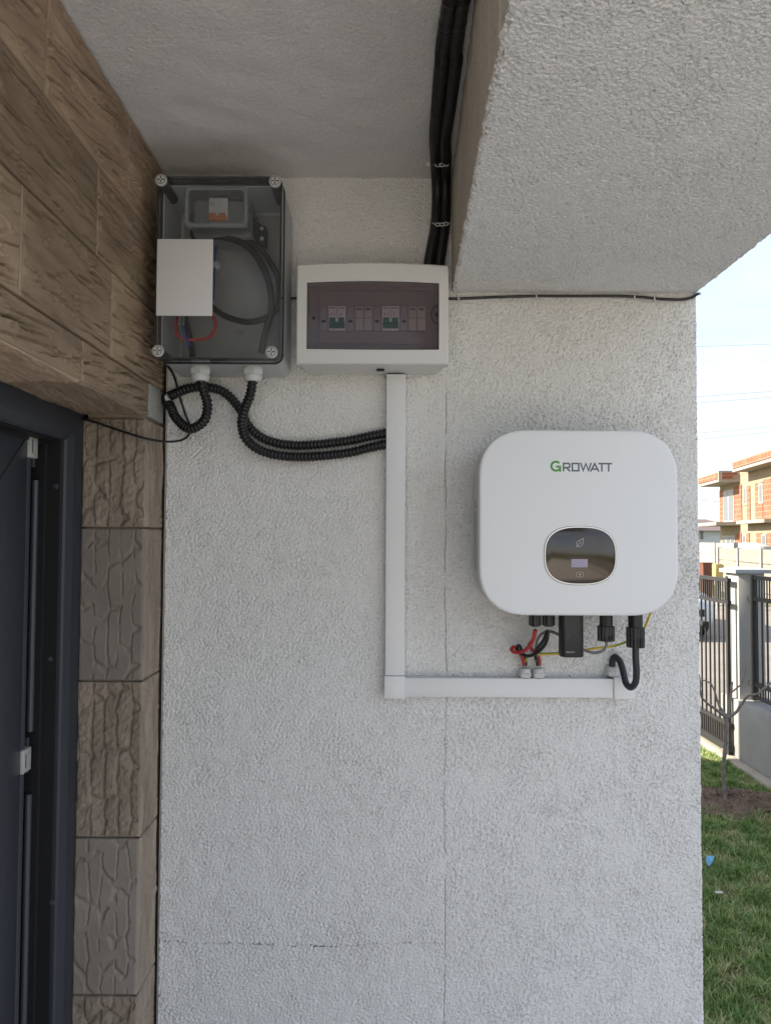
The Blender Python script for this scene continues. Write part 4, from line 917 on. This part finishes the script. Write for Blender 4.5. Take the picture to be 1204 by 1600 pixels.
for y0, y1, z0, z1, mull in ((38.95, 40.76, .98, 2.72, 2), (36.92, 37.45, 1.76, 2.70, 1), (34.66, 35.2, 1.75, 2.70, 1), (38.8, 41.1, -1.3, .24, 3), (37.05, 37.65, -1.2, .28, 1), (34.3, 34.9, -1.2, .28, 1)):
    w_ = hb('window', y0, y1, z0, z1, -.02, .045, M_WFR)
    st_ = (y1 - y0) / mull
    for i in range(mull): hb('pane', y0 + i * st_ + .10, y0 + (i + 1) * st_ - .10, z0 + .08, z1 - .08, .047, .055, M_WIN, w_)
hb('balcony_slab', 33.0, 36.9, .80, .96, 0, .55, M_SLAB); hb('balcony_slab', 38.0, 41.6, .76, .93, 0, 1.2, M_SLAB)
def roof_piece(y0, y1, zb_, zt_2, dep):
    r_ = hb('roof_slab', y0, y1, zb_, zt_2, -6.9, dep, M_SLAB)
    hb('roof_band', y0 + .18, y1 - .15, zb_ + .16, zt_2 - .10, dep + .001, dep + .04, M_BRICK, r_)
    MB().box(-dep + .15, -.15, (y0 - 38) * kH - .04, (y0 - 38) * kH - .001, zb_ + .16, zt_2 - .10, M=MH).build('roof_band', M_BRICK, r_, smooth=0)
roof_piece(38.0, 41.9, 3.02, 3.60, 1.05); hb('wall_top', 26, 41.4, 3.36, 3.62, -6, .01, M_CONC); roof_piece(27, 36.75, 3.40, 3.98, .75)

# far grey house
M_FAR = mat('far_wall', (.55, .56, .57), .9, .05, 1); M_FROOF = mat('far_roof', (.16, .12, .12), .9, .1, 3)
fh = empty('far_house', (27.0, 62, G0), 'distant pale house with dark roof beyond the brick house', 'house')
MB().box(19, 29.5, 60, 68, G0, .75).build('wall', M_FAR, fh, smooth=0)
MB().loft([[(18.6, 59.6, .7505), (29.9, 59.6, .7505), (29.9, 68.4, .7505), (18.6, 68.4, .7505)], [(21, 63, 1.75), (27.5, 63, 1.75), (27.5, 65, 1.75), (21, 65, 1.75)]]).build('roof', M_FROOF, fh, smooth=0)
for x0_, x1_, z0_, z1_ in ((25.75, 25.95, .05, .70), (24.9, 25.45, -.5, .0)): MB().box(x0_, x1_, 59.94, 59.998, z0_, z1_).build('window', M_WIN, fh, smooth=0)
X, Y, Z = at(1176, 850, 24); X = 13.2
wm = MB().loft([[(13.0 + 1.1 * s_ * math.cos(t_) * .62, 26.2 + 1.1 * s_ * math.sin(t_), z_) for t_ in np.linspace(0, 2 * math.pi, 21)[:-1]] for z_, s_ in ((G0, 1.0), (-.5, .98), (-.22, .84), (-.12, .55), (-.09, .2))])
tag(wm.build('covered_pile', M_WFR, loc=(13.0, 26.2, G0)), 'white rounded covered pile behind the panel fence', 'pile')

# overhead wires
M_LINE = mat('power_line', (.30, .30, .30), .6)
for i, (ya, yb2) in enumerate(((541, 537), (619, 611), (629, 620), (676, 666), (686, 674), (781, 791))):
    A_ = Vector(at(1090, ya, 34)); B_ = Vector(at(1204, yb2, 34)); D_ = B_ - A_
    nm = ['uppermost', 'second', 'third', 'fourth', 'fifth', 'lowest'][i]
    p0_, p1_ = A_ - D_ * (6 if i < 5 else 2), B_ + D_ * (6 if i < 5 else -.65)
    tag(MB().tube([p0_, (p0_ + p1_) / 2 - Vector((0, 0, .02)), p1_], .010 if i else .008, 5, 4).build('overhead_wire', M_LINE, loc=A_), f'{nm} thin overhead wire crossing the pale sky', 'wire', 'overhead wires')

# parked car on the street
M_CAR = mat('pale_car_paint', (.50, .56, .62), .25, coat=.6, metal=.1); M_CGL = mat('car_glass', (.02, .025, .03), .05); M_TYRE = mat('tyre', (.02, .02, .02), .8); M_RIM = mat('rim', (.4, .4, .42), .35, metal=.8)
M_LAMP = mat('headlight', (.75, .78, .8), .1, coat=1)
CXC = 4.62; car = empty('parked_car', (CXC, 14.1, G0), 'pale blue-grey car parked on the street beyond the gate', 'car')
def sec(y, hw, zb_, zt_2, zs):       # half width, bottom, top, shoulder
    z = lambda a: G0 + a
    pts = [(-hw * .92, zb_), (-hw, zb_ + .12), (-hw, zs), (-hw * .90, zt_2 - .03), (-hw * .70, zt_2), (0, zt_2 + .02), (hw * .70, zt_2), (hw * .90, zt_2 - .03), (hw, zs), (hw, zb_ + .12), (hw * .92, zb_), (0, zb_ - .01)]
    return [(CXC + a, y, z(b_)) for a, b_ in pts]
MB().loft([sec(12.0, .66, .28, .62, .50), sec(12.06, .76, .22, .70, .56), sec(12.25, .83, .19, .76, .62), sec(12.9, .85, .18, .88, .76), sec(13.2, .85, .18, .93, .82), sec(15.3, .85, .18, .95, .84), sec(15.9, .83, .2, .94, .82), sec(16.1, .74, .26, .86, .7)]).build('body', M_CAR, car, smooth=40)
MB().loft([[(CXC + a, y, G0 + z_) for a, z_ in ((-hw, zb_), (-hw * .82, zt_2), (hw * .82, zt_2), (hw, zb_))] for y, hw, zb_, zt_2 in ((13.0, .74, .90, .93), (13.7, .74, .93, 1.40), (15.0, .74, .95, 1.42), (15.8, .72, .94, 1.0))]).build('windows', M_CGL, car, smooth=0)
MB().box(CXC - .58, CXC + .58, 13.72, 15.0, G0 + 1.405, G0 + 1.455, .02).build('roof', M_CAR, car)
for s_ in (-1, 1):
    MB().box(CXC + s_ * .60 - .14, CXC + s_ * .60 + .14, 12.02, 12.20, G0 + .58, G0 + .70, .03).build('headlight', M_LAMP, car)
    for y in (12.75, 15.25):
        w_ = MB().lathe((CXC + s_ * .70, y, G0 + .31), (s_, 0, 0), [(0, .29), (.02, .31), (.15, .31), (.17, .29), (.172, .2)], 28).build('wheel', M_TYRE, car)
        MB().lathe((CXC + s_ * .871, y, G0 + .31), (s_, 0, 0), [(.0, .2), (.008, .19), (.012, .05)], 20).build('rim', M_RIM, w_)
MB().box(CXC - .60, CXC + .60, 11.98, 12.08, G0 + .40, G0 + .52, .02).box(CXC - .66, CXC + .66, 11.99, 12.1, G0 + .20, G0 + .29, .02).build('grille', M_BLK, car)
